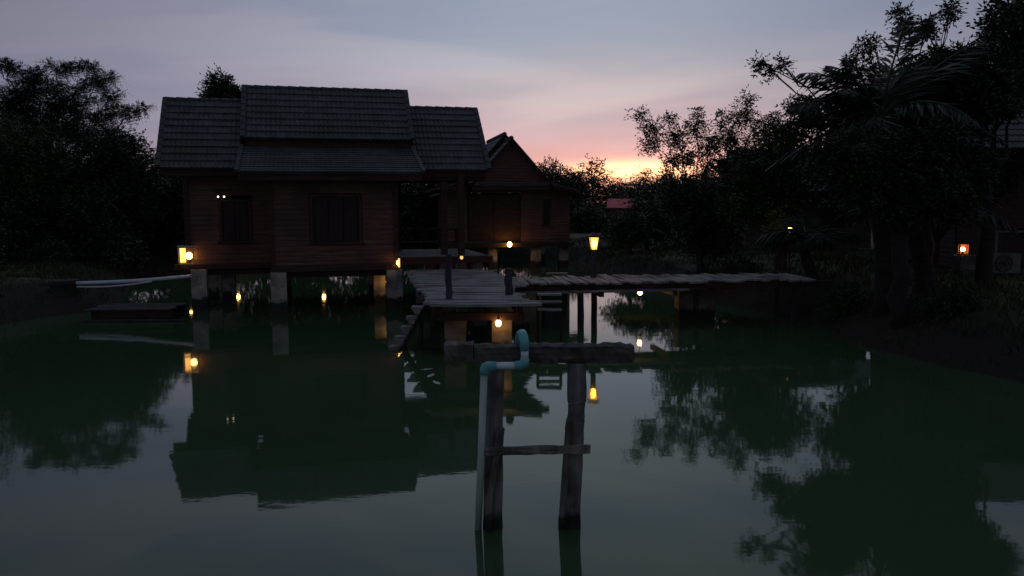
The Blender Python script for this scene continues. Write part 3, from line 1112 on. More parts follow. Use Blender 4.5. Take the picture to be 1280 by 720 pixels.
# walls
wl = MB()
siding(wl, (.52, -1.1), (2.36, -1.1), .93, 3.2, [(.68, 1.41, 1.56, 2.56)])
siding(wl, (2.43, -2.45), (5.13, -2.45), .93, 3.12, [(.80, 1.96, 1.56, 2.66)])
siding(wl, (5.13, -2.45), (5.13, 1.1), .93, 3.2)
siding(wl, (5.13, 1.1), (.52, 1.1), .93, 3.2)
siding(wl, (.52, 1.1), (.52, -1.1), .93, 3.2)
siding(wl, (2.43, -1.1), (2.43, -2.45), .93, 3.12)
for u, o_ in ((.52, -1), (7.35, 1)):
    gw = MB()
    gable_siding(gw, -1.15, 1.15, u, 3.2, 4.6, o_)
    gw.build('gable_wall', M['siding'], house)
wo = wl.build('wall', M['siding'], house)
for u, v in ((.5, -1.12), (2.41, -2.47), (5.15, -2.47), (.5, 1.12), (5.15, 1.12)):
    MB().span((u - .05, v - .05, .94), (u + .05, v + .05, 3.1)).build('corner_post', M['redwood'], wo)
MB().span((.2, -1.24, .93), (2.3, -1.135, 1.05)).build('sill_beam', M['redwood'], wo)
MB().span((2.38, -2.60, .93), (5.18, -2.485, 1.07)).build('sill_beam', M['redwood'], wo)
fl = MB()
fl.span((.5, -1.1, .90), (5.13, 1.1, .96)).span((2.4, -2.45, .90), (5.13, -1.1, .958))
fl.span((.45, -1.12, .78), (5.2, -.98, .895)).span((2.4, -2.4, .78), (5.2, -2.26, .895)).span((.45, .95, .78), (5.2, 1.09, .895))
fl.build('floor', M['darkwood'], house)
cb = MB()
cb.span((.5, -1.1, 3.1), (7.4, 1.1, 3.14))
cb.build('ceiling', M['darkwood'], house)
shutter_window(house, 3.24, 4.38, 1.57, 2.64, -2.45, 3)
shutter_window(house, 1.20, 1.93, 1.57, 2.55, -1.1, 2)
# porch on the right
po = MB()
for i in range(24):
    v = -1.85 + i * .125
    po.box((6.3, v + .06, 1.14 + random.uniform(-.003, .003)), (2.28, .115, .04))
pf = po.build('porch_floor', M['plank'], house)
be = MB()
be.span((5.2, -1.92, .98), (7.55, -1.87, 1.15)).span((5.2, -1.5, .96), (7.5, -1.38, 1.115)).span((5.2, .9, .96), (7.5, 1.0, 1.115)).span((7.45, -1.85, .97), (7.54, 1.1, 1.11))
be.build('edge_beam', M['redwood'], pf)
for u, v in ((6.46, -1.30), (6.86, -1.45), (7.30, 1.0), (5.6, 1.0)):
    MB().span((u - .075, v - .075, 1.165), (u + .075, v + .075, 3.12)).build('porch_post', M['redwood'], house)
MB().span((5.15, -1.42, 2.98), (7.5, -1.30, 3.13)).span((5.2, .94, 2.98), (7.5, 1.06, 3.12)).span((7.34, -1.28, 3.0), (7.46, .92, 3.12)).build('porch_beam', M['darkwood'], house)
rl = MB()
rl.span((5.2, .98, 1.68), (7.35, 1.05, 1.75)).span((5.2, .98, 1.34), (7.35, 1.04, 1.39))
for i in range(5):
    rl.span((5.35 + i * .45, .99, 1.39), (5.40 + i * .45, 1.035, 1.68))
rl.build('railing', M['darkwood'], house)
# flat lean-to canopy from the porch to the next cabin
cn = MB()
c0 = HW(0, 0, 0)
tile_slope(cn, 7.15, 9.05, (.55, 2.92), (-1.75, 2.90), 8, .12, .014, .02)
canopy = cn.build('canopy', M['tile2'], house)
cn = MB()
cn.span((7.1, -1.70, 2.74), (9.05, -1.64, 2.84)).span((7.1, .4, 2.76), (9.05, .46, 2.86))
for i in range(5):
    cn.bar((7.2 + i * .44, -1.62, 2.80), (7.2 + i * .44, .38, 2.82), .05, .07)
cn.build('rafter', M['darkwood'], canopy)
# piers
for u, v, w in ((.73, -1.2, .33), (2.53, -2.42, .34), (5.08, -2.42, .34), (4.80, -1.72, .26), (2.5, -.2, .3), (4.9, .9, .3), (.8, .9, .3), (2.6, .95, .3), (1.25, .2, .3), (6.5, -1.2, .3), (7.3, -1.2, .26), (7.3, .9, .26), (6.4, .9, .26)):
    pb = MB()
    top = {(.73): .925, (5.08): .925, (2.53): .925}.get(u, .89 if u < 5.2 else .955)
    pier(pb, u, v, w, -.6, min(top, .775) if (v > -1.4 and u > 1.0 and u < 5.2) else top if u in (.73, 5.08, 2.53) else (.775 if u < 5.2 else .955))
    pb.build('pier', M['concrete'], house)
# the two little spots under the left eave
for u in (1.23, 1.36):
    sp = MB()
    sp.tube([(u, -1.40, 2.74), (u, -1.40, 2.62)], [.025, .03], 10)
    s = sp.build('spot_lamp', M['iron'], house)
    MB().ball((u, -1.40, 2.60), .022).build('bulb', BULB_WHITE, s, True)
MB().span((1.1, -1.43, 2.74), (1.5, -1.12, 2.78)).build('lamp_bracket', M['darkwood'], house)

# ------------------------------------------------------------------ second cabin with the stepped gable
H2Y = 29.3
ap = at(638, 174, H2Y)
cab = thing('gabled_cabin', 'dark wooden cabin with a stepped gable roof behind the main house', 'house', (ap.x, H2Y, 0), R(11))
za = ap.z
mb = MB()


def gable_roof(mb, y0, y1, zap, hw, zdrop, skirt=None):
    """roof with its ridge along y: uses tile_slope with u = y, then swaps axes"""
    t = MB()
    for s in (-1, 1):
        tile_slope(t, y0, y1, (0, zap), (s * hw, zap - zdrop), 9, .12)
        if skirt:
            tile_slope(t, y0, y1, (s * (hw - .05), zap - zdrop - .03), (s * skirt[0], zap - zdrop - skirt[1]), 6, .12, .012, .025)
    mb.add([(p[1], p[0], p[2]) for p in t.v], [tuple(reversed(f)) for f in t.f])


gable_roof(mb, -.15, 1.4, za - .03, 1.52, 1.64, (2.85, .36))
r1 = mb.build('front_roof', M['tile2'], cab)
mb = MB()
gable_roof(mb, 1.2, 5.2, za + .22, 1.55, 1.68, (2.85, .38))
r2 = mb.build('rear_roof', M['tile2'], cab)
for rr, y, zt in ((r1, -.2, za), (r2, 1.12, za + .25)):
    bb = MB()
    for s in (-1, 1):
        bb.bar((s * .0, y, zt + .02), (s * 1.62, y, zt - 1.78), .05, .2, up=(0, 1, 0))
        bb.bar((s * 1.5, y, zt - 1.68), (s * 2.9, y, zt - 2.05), .05, .13, up=(0, 1, 0))
    bb.build('barge_board', M['darkwood'], rr)
    cp = MB()
    t = MB()
    ridge_caps(t, y, y + (1.5 if rr is r1 else 4.0), 0, zt + .03, 6 if rr is r1 else 14, .07)
    cp.add([(p[1], p[0], p[2]) for p in t.v], t.f)
    cp.build('ridge_cap', M['ridge'], rr, True)
w2 = MB()
t = MB()
gable_siding(t, -1.5, 1.5, 0, za - 1.62, za - .02, -1)
w2.add([(p[1], p[0], p[2]) for p in t.v], t.f)
t = MB()
gable_siding(t, -1.5, 1.5, 1.3, za - 1.4, za + .19, -1)
gw = MB()
gw.add([(p[1], p[0], p[2]) for p in t.v], t.f)
gw.build('gable_wall', M['siding'], cab)
zf = .98
siding(w2, (-2.3, .35), (2.3, .35), zf, 2.93, [(.75, 2.75, zf + .05, 2.75), (3.55, 3.88, zf + .62, zf + 1.58)], .12)
siding(w2, (2.3, .35), (2.3, 4.9), zf, 2.85)
siding(w2, (2.3, 4.9), (-2.3, 4.9), zf, 2.85)
siding(w2, (-2.3, 4.9), (-2.3, .35), zf, 2.85)
w2.build('wall', M['siding'], cab)
pt = MB()
pt.span((-2.3, -.05, za - 1.80), (2.0, .3, za - 1.70))
pt.build('tie_beam', M['redwood'], cab)
dr = MB()
dr.span((-1.5, .40, zf + .06), (-.55, .45, 2.74)).span((-.45, .40, zf + .06), (.44, .45, 2.74)).span((-.55, .38, zf + .06), (-.45, .47, 2.74))
dr.build('door', M['darkwood'], cab)
shutter_window(cab, 1.25, 1.58, zf + .63, zf + 1.57, .36, 1)
MB().span((-2.4, .1, zf - .16), (2.4, 5.0, zf - .003)).build('floor', M['darkwood'], cab)
for u, v in ((-2.0, .5), (1.05, .55), (2.15, .7), (-2.0, 4.6), (.2, 4.6), (2.15, 4.6), (-.6, .6)):
    pb = MB()
    pier(pb, u, v, .34, -.7, zf - .165)
    pb.build('pier', M['concrete'], cab)

# ------------------------------------------------------------------ the dim houses on the right and the red roof far off
hr = thing('garden_house', 'dim tiled house half hidden by palm fronds behind the walkway end', 'house', (at(1010, 300, 27).x, 27, gz(9.9, 27)), R(-8))
t = MB()
mb = MB()
zg = 0
siding(mb, (-2.0, 0), (2.0, 0), .1, 2.1, [(.6, 1.3, .12, 1.9), (2.3, 3.2, .9, 1.8)])
siding(mb, (2.0, 0), (2.0, 3.6), .1, 2.1)
siding(mb, (2.0, 3.6), (-2.0, 3.6), .1, 2.1)
siding(mb, (-2.0, 3.6), (-2.0, 0), .1, 2.1)
mb.build('wall', M['plaster'], hr)
mb = MB()
tile_slope(mb, -2.5, 2.5, (1.8, 3.45), (-.8, 2.0), 12, .12)
tile_slope(mb, -2.5, 2.5, (1.8, 3.45), (4.4, 2.0), 12, .12)
rf = mb.build('roof', M['tile2'], hr)
cp = MB()
ridge_caps(cp, -2.5, 2.5, 1.8, 3.46, 12)
cp.build('ridge_cap', M['ridge'], rf, True)
MB().span((-1.4, .02, .12), (-.7, .06, 1.9)).build('door', M['shutter'], hr)
shutter_window(hr, .3, 1.2, .9, 1.8, 0.0, 2)

hr2 = thing('edge_house', 'dark house with a tiled roof at the right edge behind the outdoor unit', 'house', (at(1290, 340, 18).x, 18.6, gz(11.7, 18.6)), R(-6))
mb = MB()
siding(mb, (-1.35, 0), (3.2, 0), .05, 2.9, [(.85, 1.75, .07, .95)])
siding(mb, (3.2, 0), (3.2, 4), .05, 2.9)
siding(mb, (3.2, 4), (-1.35, 4), .05, 2.9)
siding(mb, (-1.35, 4), (-1.35, 0), .05, 2.9)
mb.build('wall', M['darkwood'], hr2)
mb = MB()
tile_slope(mb, -1.8, 3.8, (2.0, 4.6), (-.9, 2.75), 12, .12)
tile_slope(mb, -1.8, 3.8, (2.0, 4.6), (4.9, 2.75), 12, .12)
rf = mb.build('roof', M['tile2'], hr2)
cp = MB()
ridge_caps(cp, -1.8, 3.8, 2.0, 4.63, 12)
cp.build('ridge_cap', M['ridge'], rf, True)
fr = MB()
fr.span((-.52, -.09, .08), (-.46, -.035, .92)).span((-.46, -.09, .87), (.42, -.035, .92)).span((.36, -.09, .08), (.42, -.035, .87))
fr.build('door_frame', M['white'], hr2)
MB().span((-.46, .0, .08), (.36, .03, .87)).build('door', M['shutter'], hr2)
MB().span((-1.6, -1.1, -.12), (3.3, -.04, .02)).build('step_slab', M['block'], hr2)

p = at(1255, 330, 17.6)
ac = thing('outdoor_unit', 'pale air conditioner outdoor unit with a round fan grille on the slab', 'air conditioner', (p.x, 17.6, at(1255, 342, 17.6).z), R(-6))
MB().box((0, 0, .235), (.56, .26, .43)).build('casing', M['white'], ac)
gr = MB()
for rr in (.05, .10, .15, .185):
    gr.tube([(-.07 + rr * math.cos(a * math.pi / 12), -.137, .235 + rr * math.sin(a * math.pi / 12)) for a in range(25)], .007, 4)
for a in range(6):
    gr.bar((-.07, -.14, .235), (-.07 + .185 * math.cos(a * math.pi / 3), -.14, .235 + .185 * math.sin(a * math.pi / 3)), .008, .008)
gr.build('fan_grille', M['iron'], ac)
for s in (-1, 1):
    MB().box((s * .18, 0, .01), (.06, .24, .02)).build('foot', M['iron'], ac)
p = at(1231, 338, 17.3)
t = MB()
t.tube([(0, 0, 0), (0, 0, .40)], .022, 8)
tag(t.build('white_pipe', M['white'], None, True, (p.x, 17.3, p.z)), 'thin upright white pipe left of the outdoor unit', 'pipe')
p = at(1208, 335, 17.0)
t = MB()
for k in range(3):
    t.box((0, 0, .05 + k * .1), (.46 - .01 * k, .34, .094), None, 1.0, .006)
tag(t.build('block_plinth', M['block'], None, False, (p.x, 17.0, p.z - .02)), 'low grey block plinth carrying the red lantern', 'plinth')
PL = p.copy()
p = at(1225, 327, 17.15)
t = MB()
t.box((0, 0, .0), (.11, .12, .13)).box((0, 0, .075), (.125, .135, .02)).box((0, .0, -.2), (.05, .05, .27))
tag(t.build('meter_box', M['white'], None, False, (p.x, 17.2, p.z + .05)), 'small white box on a short stake beside the block plinth', 'box')

p = at(776, 258, 78)
fh = thing('red_roof_house', 'distant small house with a red sheet roof among dark trees', 'house', (p.x, 78, gz(p.x, 78)), R(-12))
hz = p.z - gz(p.x, 78)
mb = MB()
for s in (-1, 1):
    vs = [(-1.25, s * 1.3, hz - .1), (1.25, s * 1.3, hz - .1), (1.25, 0, hz + .75), (-1.25, 0, hz + .75)]
    mb.add(vs + [(a, b, c - .06) for a, b, c in vs], [(0, 1, 2, 3), (7, 6, 5, 4), (0, 4, 5, 1), (1, 5, 6, 2), (2, 6, 7, 3), (3, 7, 4, 0)])
mb.build('roof', M['redroof'], fh)
mb = MB()
siding(mb, (-1.0, -1.0), (1.0, -1.0), 0, hz, [(.7, 1.3, .9, 1.6)], .2)
siding(mb, (1.0, -1.0), (1.0, 1.0), 0, hz, (), .2)
siding(mb, (1.0, 1.0), (-1.0, 1.0), 0, hz, (), .2)
siding(mb, (-1.0, 1.0), (-1.0, -1.0), 0, hz, (), .2)
mb.build('wall', M['plaster'], fh)
shutter_window(fh, -.3, .3, .9, 1.6, -1.0, 2)

# ------------------------------------------------------------------ deck, walkway, stairs
random.seed(5)
deck = thing('pond_deck', 'weathered grey plank deck on concrete pillars over the pond', 'deck', (-1.0, 15.0, 0))
D0 = Vector((-1.0, 15.0, 0))
pk = MB()
ZD = .88
yy = 12.15
while yy < 18.4:
    w = random.uniform(.15, .21)
    t = (yy - 12.15) / 6.2
    xl = -1.30 - 1.10 * t + random.uniform(-.06, .06)
    xr = .26 - .70 * t + random.uniform(-.10, .12)
    if yy < 12.6:
        xr += .12
    if yy > 15.0 and yy < 16.8:
        xr += .25
    tilt = random.uniform(-.012, .012)
    z = ZD + random.uniform(-.008, .008)
    L = xr - xl
    ang = random.uniform(-.02, .02) - .06 * (1 - t)
    n = 9
    vs = []
    bowz = random.uniform(-.012, .012)
    for i in range(n):
        s = i / (n - 1)
        x = xl + L * s
        y = yy + (x + .5) * math.tan(ang) + random.uniform(-.006, .006)
        zc = z + bowz * math.sin(math.pi * s) + tilt * (s - .5)
        e = random.uniform(-.006, .006)
        vs += [(x, y + e, zc - .04), (x, y + w - .012 + e, zc - .04), (x, y + w - .012 + e, zc), (x, y + e, zc)]
    fs = []
    for i in range(n - 1):
        a = i * 4
        for k in range(4):
            b = a + k
            c = a + (k + 1) % 4
            fs.append((b, b + 4, c + 4, c))
    fs += [(0, 1, 2, 3), ((n - 1) * 4 + 3, (n - 1) * 4 + 2, (n - 1) * 4 + 1, (n - 1) * 4)]
    pk.add([Vector(v) - D0 for v in vs], fs)
    yy += w
pk.build('planks', M['plank'], deck)
jo = MB()
for x0, x1 in ((-1.15, -2.2), (-.35, -1.2), (.12, -.55)):
    jo.bar(Vector((x0, 12.35, ZD - .11)) - D0, Vector((x1, 18.2, ZD - .11)) - D0, .09, .13)
for y, x0, x1 in ((12.5, -1.2, .2), (14.3, -1.6, .0), (16.2, -1.9, -.2), (18.0, -2.2, -.5)):
    jo.bar(Vector((x0, y, ZD - .24)) - D0, Vector((x1, y, ZD - .24)) - D0, .10, .12)
jo.build('joist', M['darkwood'], deck)
for px, py, Y, w in ((628, 447, 12.75, .31), (570, 447, 12.9, .33), (652, 430, 14.6, .28), (600, 430, 14.6, .26), (560, 425, 16.3, .3), (605, 425, 16.4, .28), (530, 425, 17.9, .3)):
    q = at(px, py, Y)
    pb = MB()
    pier(pb, q.x - D0.x, Y - D0.y, w, -.5, .575)
    pb.build('pillar', M['concrete2'], deck)
# two dark bollards on the deck
for (px, pb_, pt_, Y, w, lab) in ((561, 372, 318, 12.75, .105, 'taller dark post with a rounded top on the deck corner'), (636, 368, 336, 13.35, .135, 'shorter thick dark post on the right side of the deck')):
    b = at(px, pb_, Y)
    tp = at(px, pt_, Y)
    h = tp.z - ZD
    t = MB()
    n = 8
    pts = [(0.01 * math.sin(i * 1.3), 0, h * i / (n - 1)) for i in range(n)]
    t.tube(pts, [w / 2 * (1 + .06 * math.sin(i * 2.1)) for i in range(n - 1)] + [w / 2 * .8], 9, True, .05)
    tag(t.build('mooring_post', M['darkpost'], None, False, (b.x, Y, ZD + .004)), lab, 'post', 'dark posts on the deck')

walk = thing('plank_walkway', 'long narrow plank walkway leading from the deck to the right bank', 'walkway', (0.1, 15.9, 0), R(6.0))
pk = MB()
x = 0.0
while x < 5.85:
    w = random.uniform(.13, .2)
    L = 1.45 + random.uniform(-.22, .2)
    c = (x + w / 2, random.uniform(-.12, .12), .865 + random.uniform(-.012, .012))
    rot = Matrix.Rotation(random.uniform(-.06, .06), 3, 'Z') @ Matrix.Rotation(random.uniform(-.018, .018), 3, 'X') @ Matrix.Rotation(random.uniform(-.05, .05), 3, 'Y')
    pk.box(c, (w - .015, L, .035), rot, 1.0, .006)
    x += w
pk.build('planks', M['plankY'], walk)
st = MB()
st.bar((-.1, -.55, .78), (6.3, -.55, .78), .08, .11).bar((-.1, .5, .78), (6.3, .5, .78), .08, .11)
st.build('stringer', M['darkwood'], walk)
st = MB()
st.bar((-.4, -.72, .70), (3.3, -.72, .72), .05, .05)
st.build('edge_rail', M['plank'], walk)
for x in (1.55, 3.0, 4.1):
    MB().bar((x, -.8, .66), (x, .75, .66), .09, .10).build('cross_beam', M['darkwood'], walk)
for (x, y, w, m) in ((3.55, .35, .30, 'concrete2'), (3.98, .32, .36, 'concrete2')):
    pb = MB()
    pier(pb, x, y, w, -.6, .60 if x < 3.9 else .60)
    pb.build('pillar', M[m], walk)
pb = MB()
pier(pb, .72, -.2, .44, -.6, .70)
pb.build('pillar', M['algae'], walk)
for (x, y) in ((1.38, .58), (1.2, -.5), (5.6, .4), (5.6, -.4)):
    MB().tube([(x, y, -.6), (x + .01, y, .2), (x - .005, y, .72)], [.05, .055, .05], 8, True, .06).build('stilt', M['darkpost'], walk)
# loose board beyond the walkway
p = at(695, 341, 17.6)
t = MB()
t.box((0, 0, 0), (.46, .14, .03), None, 1, .004)
tag(t.build('loose_board', M['plank'], None, False, (p.x, 17.2, .905)), 'short pale loose board lying across the walkway far edge', 'board')

# stairs down from the deck, left: stringers and wedge treads seen from the side
sr = thing('water_stairs', 'steep wooden stairs with stepped treads going down into the water left of the deck', 'stairs', (-1.5, 13.2, 0))
s0 = MB()
for y in (.02, .15):
    s0.bar((.12, y, .83), (-.42, y, -.15), .04, .17, up=(0, 1, 0))
s0.build('stringer', M['darkwood'], sr)
for i in range(5):
    z = .70 - .165 * i
    x = -.0 - .095 * i
    t = MB().box((x - .07, 0, z), (.19, .24, .03), None, 1, .004)
    t.add([(x - .16, -.11, z - .016), (x + .0, -.11, z - .016), (x + .0, .11, z - .016), (x - .16, .11, z - .016), (x - .10, -.11, z - .10), (x - .03, -.11, z - .10), (x - .03, .11, z - .10), (x - .10, .11, z - .10)],
          [(0, 1, 5, 4), (1, 2, 6, 5), (2, 3, 7, 6), (3, 0, 4, 7), (4, 5, 6, 7), (3, 2, 1, 0)])
    t.build('tread', M['plank'], sr)
for y in (.0, .2):
    MB().bar((-.05, y, -.4), (-.03, y, .45), .05, .05).build('brace', M['darkwood'], sr)
# rack of short steps under the walkway start
s2 = thing('side_steps', 'three narrow steps beside the deck below the walkway', 'steps', (.62, 13.9, 0))
t = MB()
t.bar((-.17, .0, -.3), (-.17, .1, .84), .05, .06).bar((.24, .0, -.3), (.24, .1, .84), .05, .06)
t.build('stringer', M['darkwood'], s2)
for i, z in enumerate((.83, .705, .575)):
    MB().box((.03, -.03 - .06 * i, z), (.42, .20, .028), None, 1, .003).build('tread', M['plank'], s2)

# ------------------------------------------------------------------ foreground frame
random.seed(9)
YF = 5.78
fx = at(665, 660, YF).x
frm = thing('jetty_frame', 'old wooden jetty frame of two posts and a heavy beam in the foreground water', 'jetty frame', (fx, YF, 0))


def rough_post(sections, depth, n_extra=3):
    """sections: (picture y, x left, x right) at YF, bottom to top; a weathered squared log"""
    rows = []
    S = []
    for a, b in zip(sections[:-1], sections[1:]):
        for k in range(n_extra):
            t = k / n_extra
            S.append([a[i] + (b[i] - a[i]) * t for i in range(3)])
    S.append(list(sections[-1]))
    vs, fs = [], []
    m = 12
    for (py, xl, xr) in S:
        L = at(xl, py, YF)
        Rr = at(xr, py, YF)
        cx, hw = (L.x + Rr.x) / 2 - fx, (Rr.x - L.x) / 2
        for k in range(m):
            an = 2 * math.pi * (k + .5) / m
            c, s = math.cos(an), math.sin(an)
            q = 6
            rr = (abs(c) ** q + abs(s) ** q) ** (-1 / q)
            j = random.uniform(-.005, .005)
            vs.append((cx + c * rr * (hw + j), s * rr * (depth / 2 + j), (L.z + Rr.z) / 2))
    for i in range(len(S) - 1):
        for k in range(m):
            a, b = i * m + k, i * m + (k + 1) % m
            fs.append((a, b, b + m, a + m))
    fs += [tuple(range(m - 1, -1, -1)), tuple(range((len(S) - 1) * m, len(S) * m))]
    return MB().add(vs, fs)


rough_post([(700, 603, 628), (662, 604, 628), (600, 605, 628.5), (545, 607, 629), (500, 607, 629), (470, 607, 630), (451, 607, 631)], .15).build('post', M['post'], frm)
rough_post([(690, 697, 725), (650, 698, 725.5), (620, 702, 726), (560, 705, 729), (525, 709, 730), (505, 711, 731), (500, 709, 732), (452, 710, 733)], .15).build('post', M['post'], frm)
# split slabs still nailed to the posts
rough_post([(668, 606, 614), (620, 608, 616), (533, 622, 630.5), (531, 624, 630)], .05, 2).build('slab', M['post'], frm).location.y = -.085
rough_post([(650, 698, 706), (600, 701, 708), (540, 705, 712), (522, 707, 713)], .06, 2).build('slab', M['post'], frm).location.y = -.07
# heavy beam: two lengths, jagged
def rough_beam(sections, depth, yoff=0.0):
    vs, fs = [], []
    m = 12
    for (px, yt, yb) in sections:
        A, B = at(px, yt, YF), at(px, yb, YF)
        cz, hh = (A.z + B.z) / 2, (A.z - B.z) / 2
        for k in range(m):
            an = 2 * math.pi * (k + .5) / m
            c, s = math.cos(an), math.sin(an)
            q = 5
            rr = (abs(c) ** q + abs(s) ** q) ** (-1 / q)
            j = random.uniform(-.007, .007)
            vs.append((A.x - fx, c * rr * (depth / 2 + j) + yoff, cz + s * rr * (hh + j)))
    n = len(sections)
    for i in range(n - 1):
        for k in range(m):
            a, b = i * m + k, i * m + (k + 1) % m
            fs.append((a, b, b + m, a + m))
    fs += [tuple(range(m - 1, -1, -1)), tuple(range((n - 1) * m, n * m))]
    return MB().add(vs, fs)


rough_beam([(556 + 4 * i, 427.5 + .4 * math.sin(i * 1.9), 450 + .5 * math.sin(i)) for i in range(10)], .17).build('beam_end', M['post'], frm)
secs = []
for i in range(40):
    px = 593 + 198 * i / 39
    secs.append((px, 430 + .7 * math.sin(i * .31) + .45 * math.sin(i * 1.7) + (1.2 if i > 36 else 0), 452.5 + .6 * math.sin(i * .4)))
rough_beam(secs, .19, .005).build('beam', M['oldbeam'], frm)
cbm = rough_beam([(598 + 138 * i / 9, 553 - 2.5 * i / 9 + .4 * math.sin(i * 2), 563.5 - 3 * i / 9) for i in range(10)], .035, -.115)
cbm.build('cross_rail', M['post'], frm)

# water pipe fixed to the frame
pp = thing('water_pipe', 'teal and pale blue PVC pipe with elbows climbing over the foreground beam', 'pipe', (fx, YF, 0))


def PX(px, py, dy):
    q = at(px, py, YF + dy)
    return Vector((q.x - fx, dy, q.z))


yp = -.17
MB().tube([PX(597, 676, -.05), PX(601, 580, -.11), PX(605.2, 466, yp)], .026, 12).build('riser', M['whitepvc'], pp, True)
# lower elbow
e = MB()
e.tube([PX(605.4, 468, yp), PX(605.6, 462, yp), PX(606.5, 458.6, yp), PX(610, 457.2, yp), PX(620, 457.2, yp)], [.033, .034, .036, .034, .032], 12)
e.build('elbow', M['teal'], pp, True)
MB().tube([PX(619, 457.2, yp), PX(645, 456.8, yp)], .0265, 12).build('straight', M['bluewhite'], pp, True)
e = MB()
e.tube([PX(644, 456.8, yp), PX(651, 456.3, yp), PX(655.2, 453.5, yp), PX(656, 448, yp)], [.032, .034, .036, .034], 12)
e.build('elbow', M['teal'], pp, True)
MB().tube([PX(656, 449, yp), PX(655.8, 437, yp)], .0275, 12).build('straight', M['bluewhite'], pp, True)
e = MB()
e.tube([PX(655.8, 438, yp), PX(655.4, 428, yp), PX(654.2, 421, yp + .02), PX(652.5, 417.5, yp + .07), PX(651, 418, yp + .14), PX(649.5, 424, yp + .2), PX(649.2, 432, yp + .21)], [.033, .034, .036, .036, .036, .034, .033], 12)
e.build('elbow', M['teal'], pp, True)

# ------------------------------------------------------------------ left side: stump, pale pipes, raft
p = at(80, 350, 18.6)
t = MB()
t.tube([(0, 0, -1.0), (0, 0, -.12), (0, 0, -.10), (0, 0, 0)], [.30, .30, .335, .33], 20, True, .01)
tag(t.build('concrete_stump', M['algae'], None, False, (p.x, 18.6, p.z)), 'round concrete stump standing in the water at the left', 'stump')
t = MB()
A = at(96, 354, 18.4)
pts = []
for i in range(12):
    s = i / 11
    q = at(96 + (240 - 96) * s, 354 - 9 * s - 0 + 1.5 * math.sin(math.pi * s), 18.4 - .1 * s)
    pts.append(q)
t.tube(pts, .042, 10)
tag(t.build('long_pipe', M['palepipe'], None, True), 'long pale pipe slung from the stump to the house pier', 'pipe', 'pale pipes at the left')
t = MB()
pts = []
for i in range(10):
    s = i / 9
    q = at(96 + (190 - 96) * s, 358.6 - 7.0 * s * s + .8 * math.sin(math.pi * s), 18.25 + .05 * s)
    pts.append(q)
t.tube(pts, .02, 8)
tag(t.build('thin_hose', M['palepipe'], None, True), 'thinner pale hose hanging just below the long pipe', 'hose', 'pale pipes at the left')
raft = thing('plank_raft', 'low dark plank raft floating at the left beside the house', 'raft', (-8.05, 17.1, 0), R(3))
t = MB()
for i in range(7):
    t.box((random.uniform(-.04, .04), -.42 + i * .15, .235 + random.uniform(-.006, .006)), (1.75 + random.uniform(-.1, .1), .14, .035), None, 1, .004)
t.build('planks', M['darkpost'], raft)
t = MB()
t.bar((-.8, -.38, .13), (.85, -.38, .13), .1, .16).bar((-.8, .38, .13), (.85, .38, .13), .1, .16)
t.build('frame', M['darkwood'], raft)
t = MB()
t.tube([(-.9, -.62, .005), (.0, -.60, .02), (1.2, -.64, .01)], .045, 8, True, .05)
t.build('float_pole', M['post'], raft)


for i, (px, py) in enumerate(((533, 462), (538, 470), (546, 479), (702, 455))):
    q = atz(px, py, .006)
    t = MB()
    a = i * 1.1
    ca, sa = math.cos(a), math.sin(a)
    pts = [(-.09, 0, .0), (-.02, .038, .006), (.06, .03, .012), (.10, 0, .02), (.06, -.03, .012), (-.02, -.038, .006)]
    up = [(x * ca - y * sa, x * sa + y * ca, z) for x, y, z in pts]
    t.add(up + [(x, y, z - .003) for x, y, z in up], [(0, 1, 2, 3, 4, 5), (11, 10, 9, 8, 7, 6)] + [(k, k + 6, (k + 1) % 6 + 6, (k + 1) % 6) for k in range(6)])
    tag(t.build('floating_leaf', M['dryleaf'], None, False, q), 'pale curled leaf floating on the dark water left of the foreground frame' if i < 3 else 'pale curled leaf floating just behind the foreground beam', 'leaf', 'floating leaves' if i < 3 else None)

# ------------------------------------------------------------------ lamps
def hanging_bulb(label, p, r=.05, mat=None, drop=.12, group='bare bulbs hung low round the house and walkways', name='hanging_bulb'):
    root = thing(name, label, 'lamp', p, 0, group)
    MB().ball((0, 0, 0), r, 12, 8, 1.15).build('bulb', mat or BULB, root, True)
    s = MB()
    s.tube([(0, 0, r * .95), (0, 0, r + .05)], [.018, .022], 8).tube([(0, 0, r + .05), (.0, .005, r + drop)], .006, 5)
    s.build('socket', M['iron'], root)
    return root


b = at(637, 305.5, 29.2)
hanging_bulb('bright bare bulb hanging under the front of the gabled cabin', b, .085, None, .2)
b = at(623, 404, 12.40)
hanging_bulb('bright bare bulb hung before the deck pillar above the foreground beam', b, .046, None, .22)
b = at(800, 365.5, 16.7)
hanging_bulb('bare bulb hanging under the walkway right of the lamp post', b, .05, None, .16)
b = HW(4.97, -2.06, .60)
hanging_bulb('bulb hidden behind the right house pier, lighting the pier behind it orange', b, .05, BULB_SOFT, .16)
b = at(577, 322, 18.55)
hanging_bulb('small dim globe lamp on the porch edge beam', b, .038, BULB_FAINT, .06)


def garden_lamp(label, p, h, mat=None, r=.06, group='short garden lamps'):
    """a lamp head on a short stake"""
    z0 = gz(p[0], p[1])
    root = thing('garden_lamp', label, 'lamp', (p[0], p[1], max(z0, -.4)), 0, group)
    zz = p[2] - root.location.z
    MB().tube([(0, 0, -.1), (0, 0, zz - r)], .02, 8).build('stake', M['iron'], root)
    MB().ball((0, 0, zz), r, 12, 8, 1.1).build('bulb', mat or BULB, root, True)
    MB().tube([(0, 0, zz + r * 1.02), (0, 0, zz + r * 1.02 + .03), (0, 0, zz + r + .09)], [.11, .10, .01], 12).build('cap', M['iron'], root)
    return root


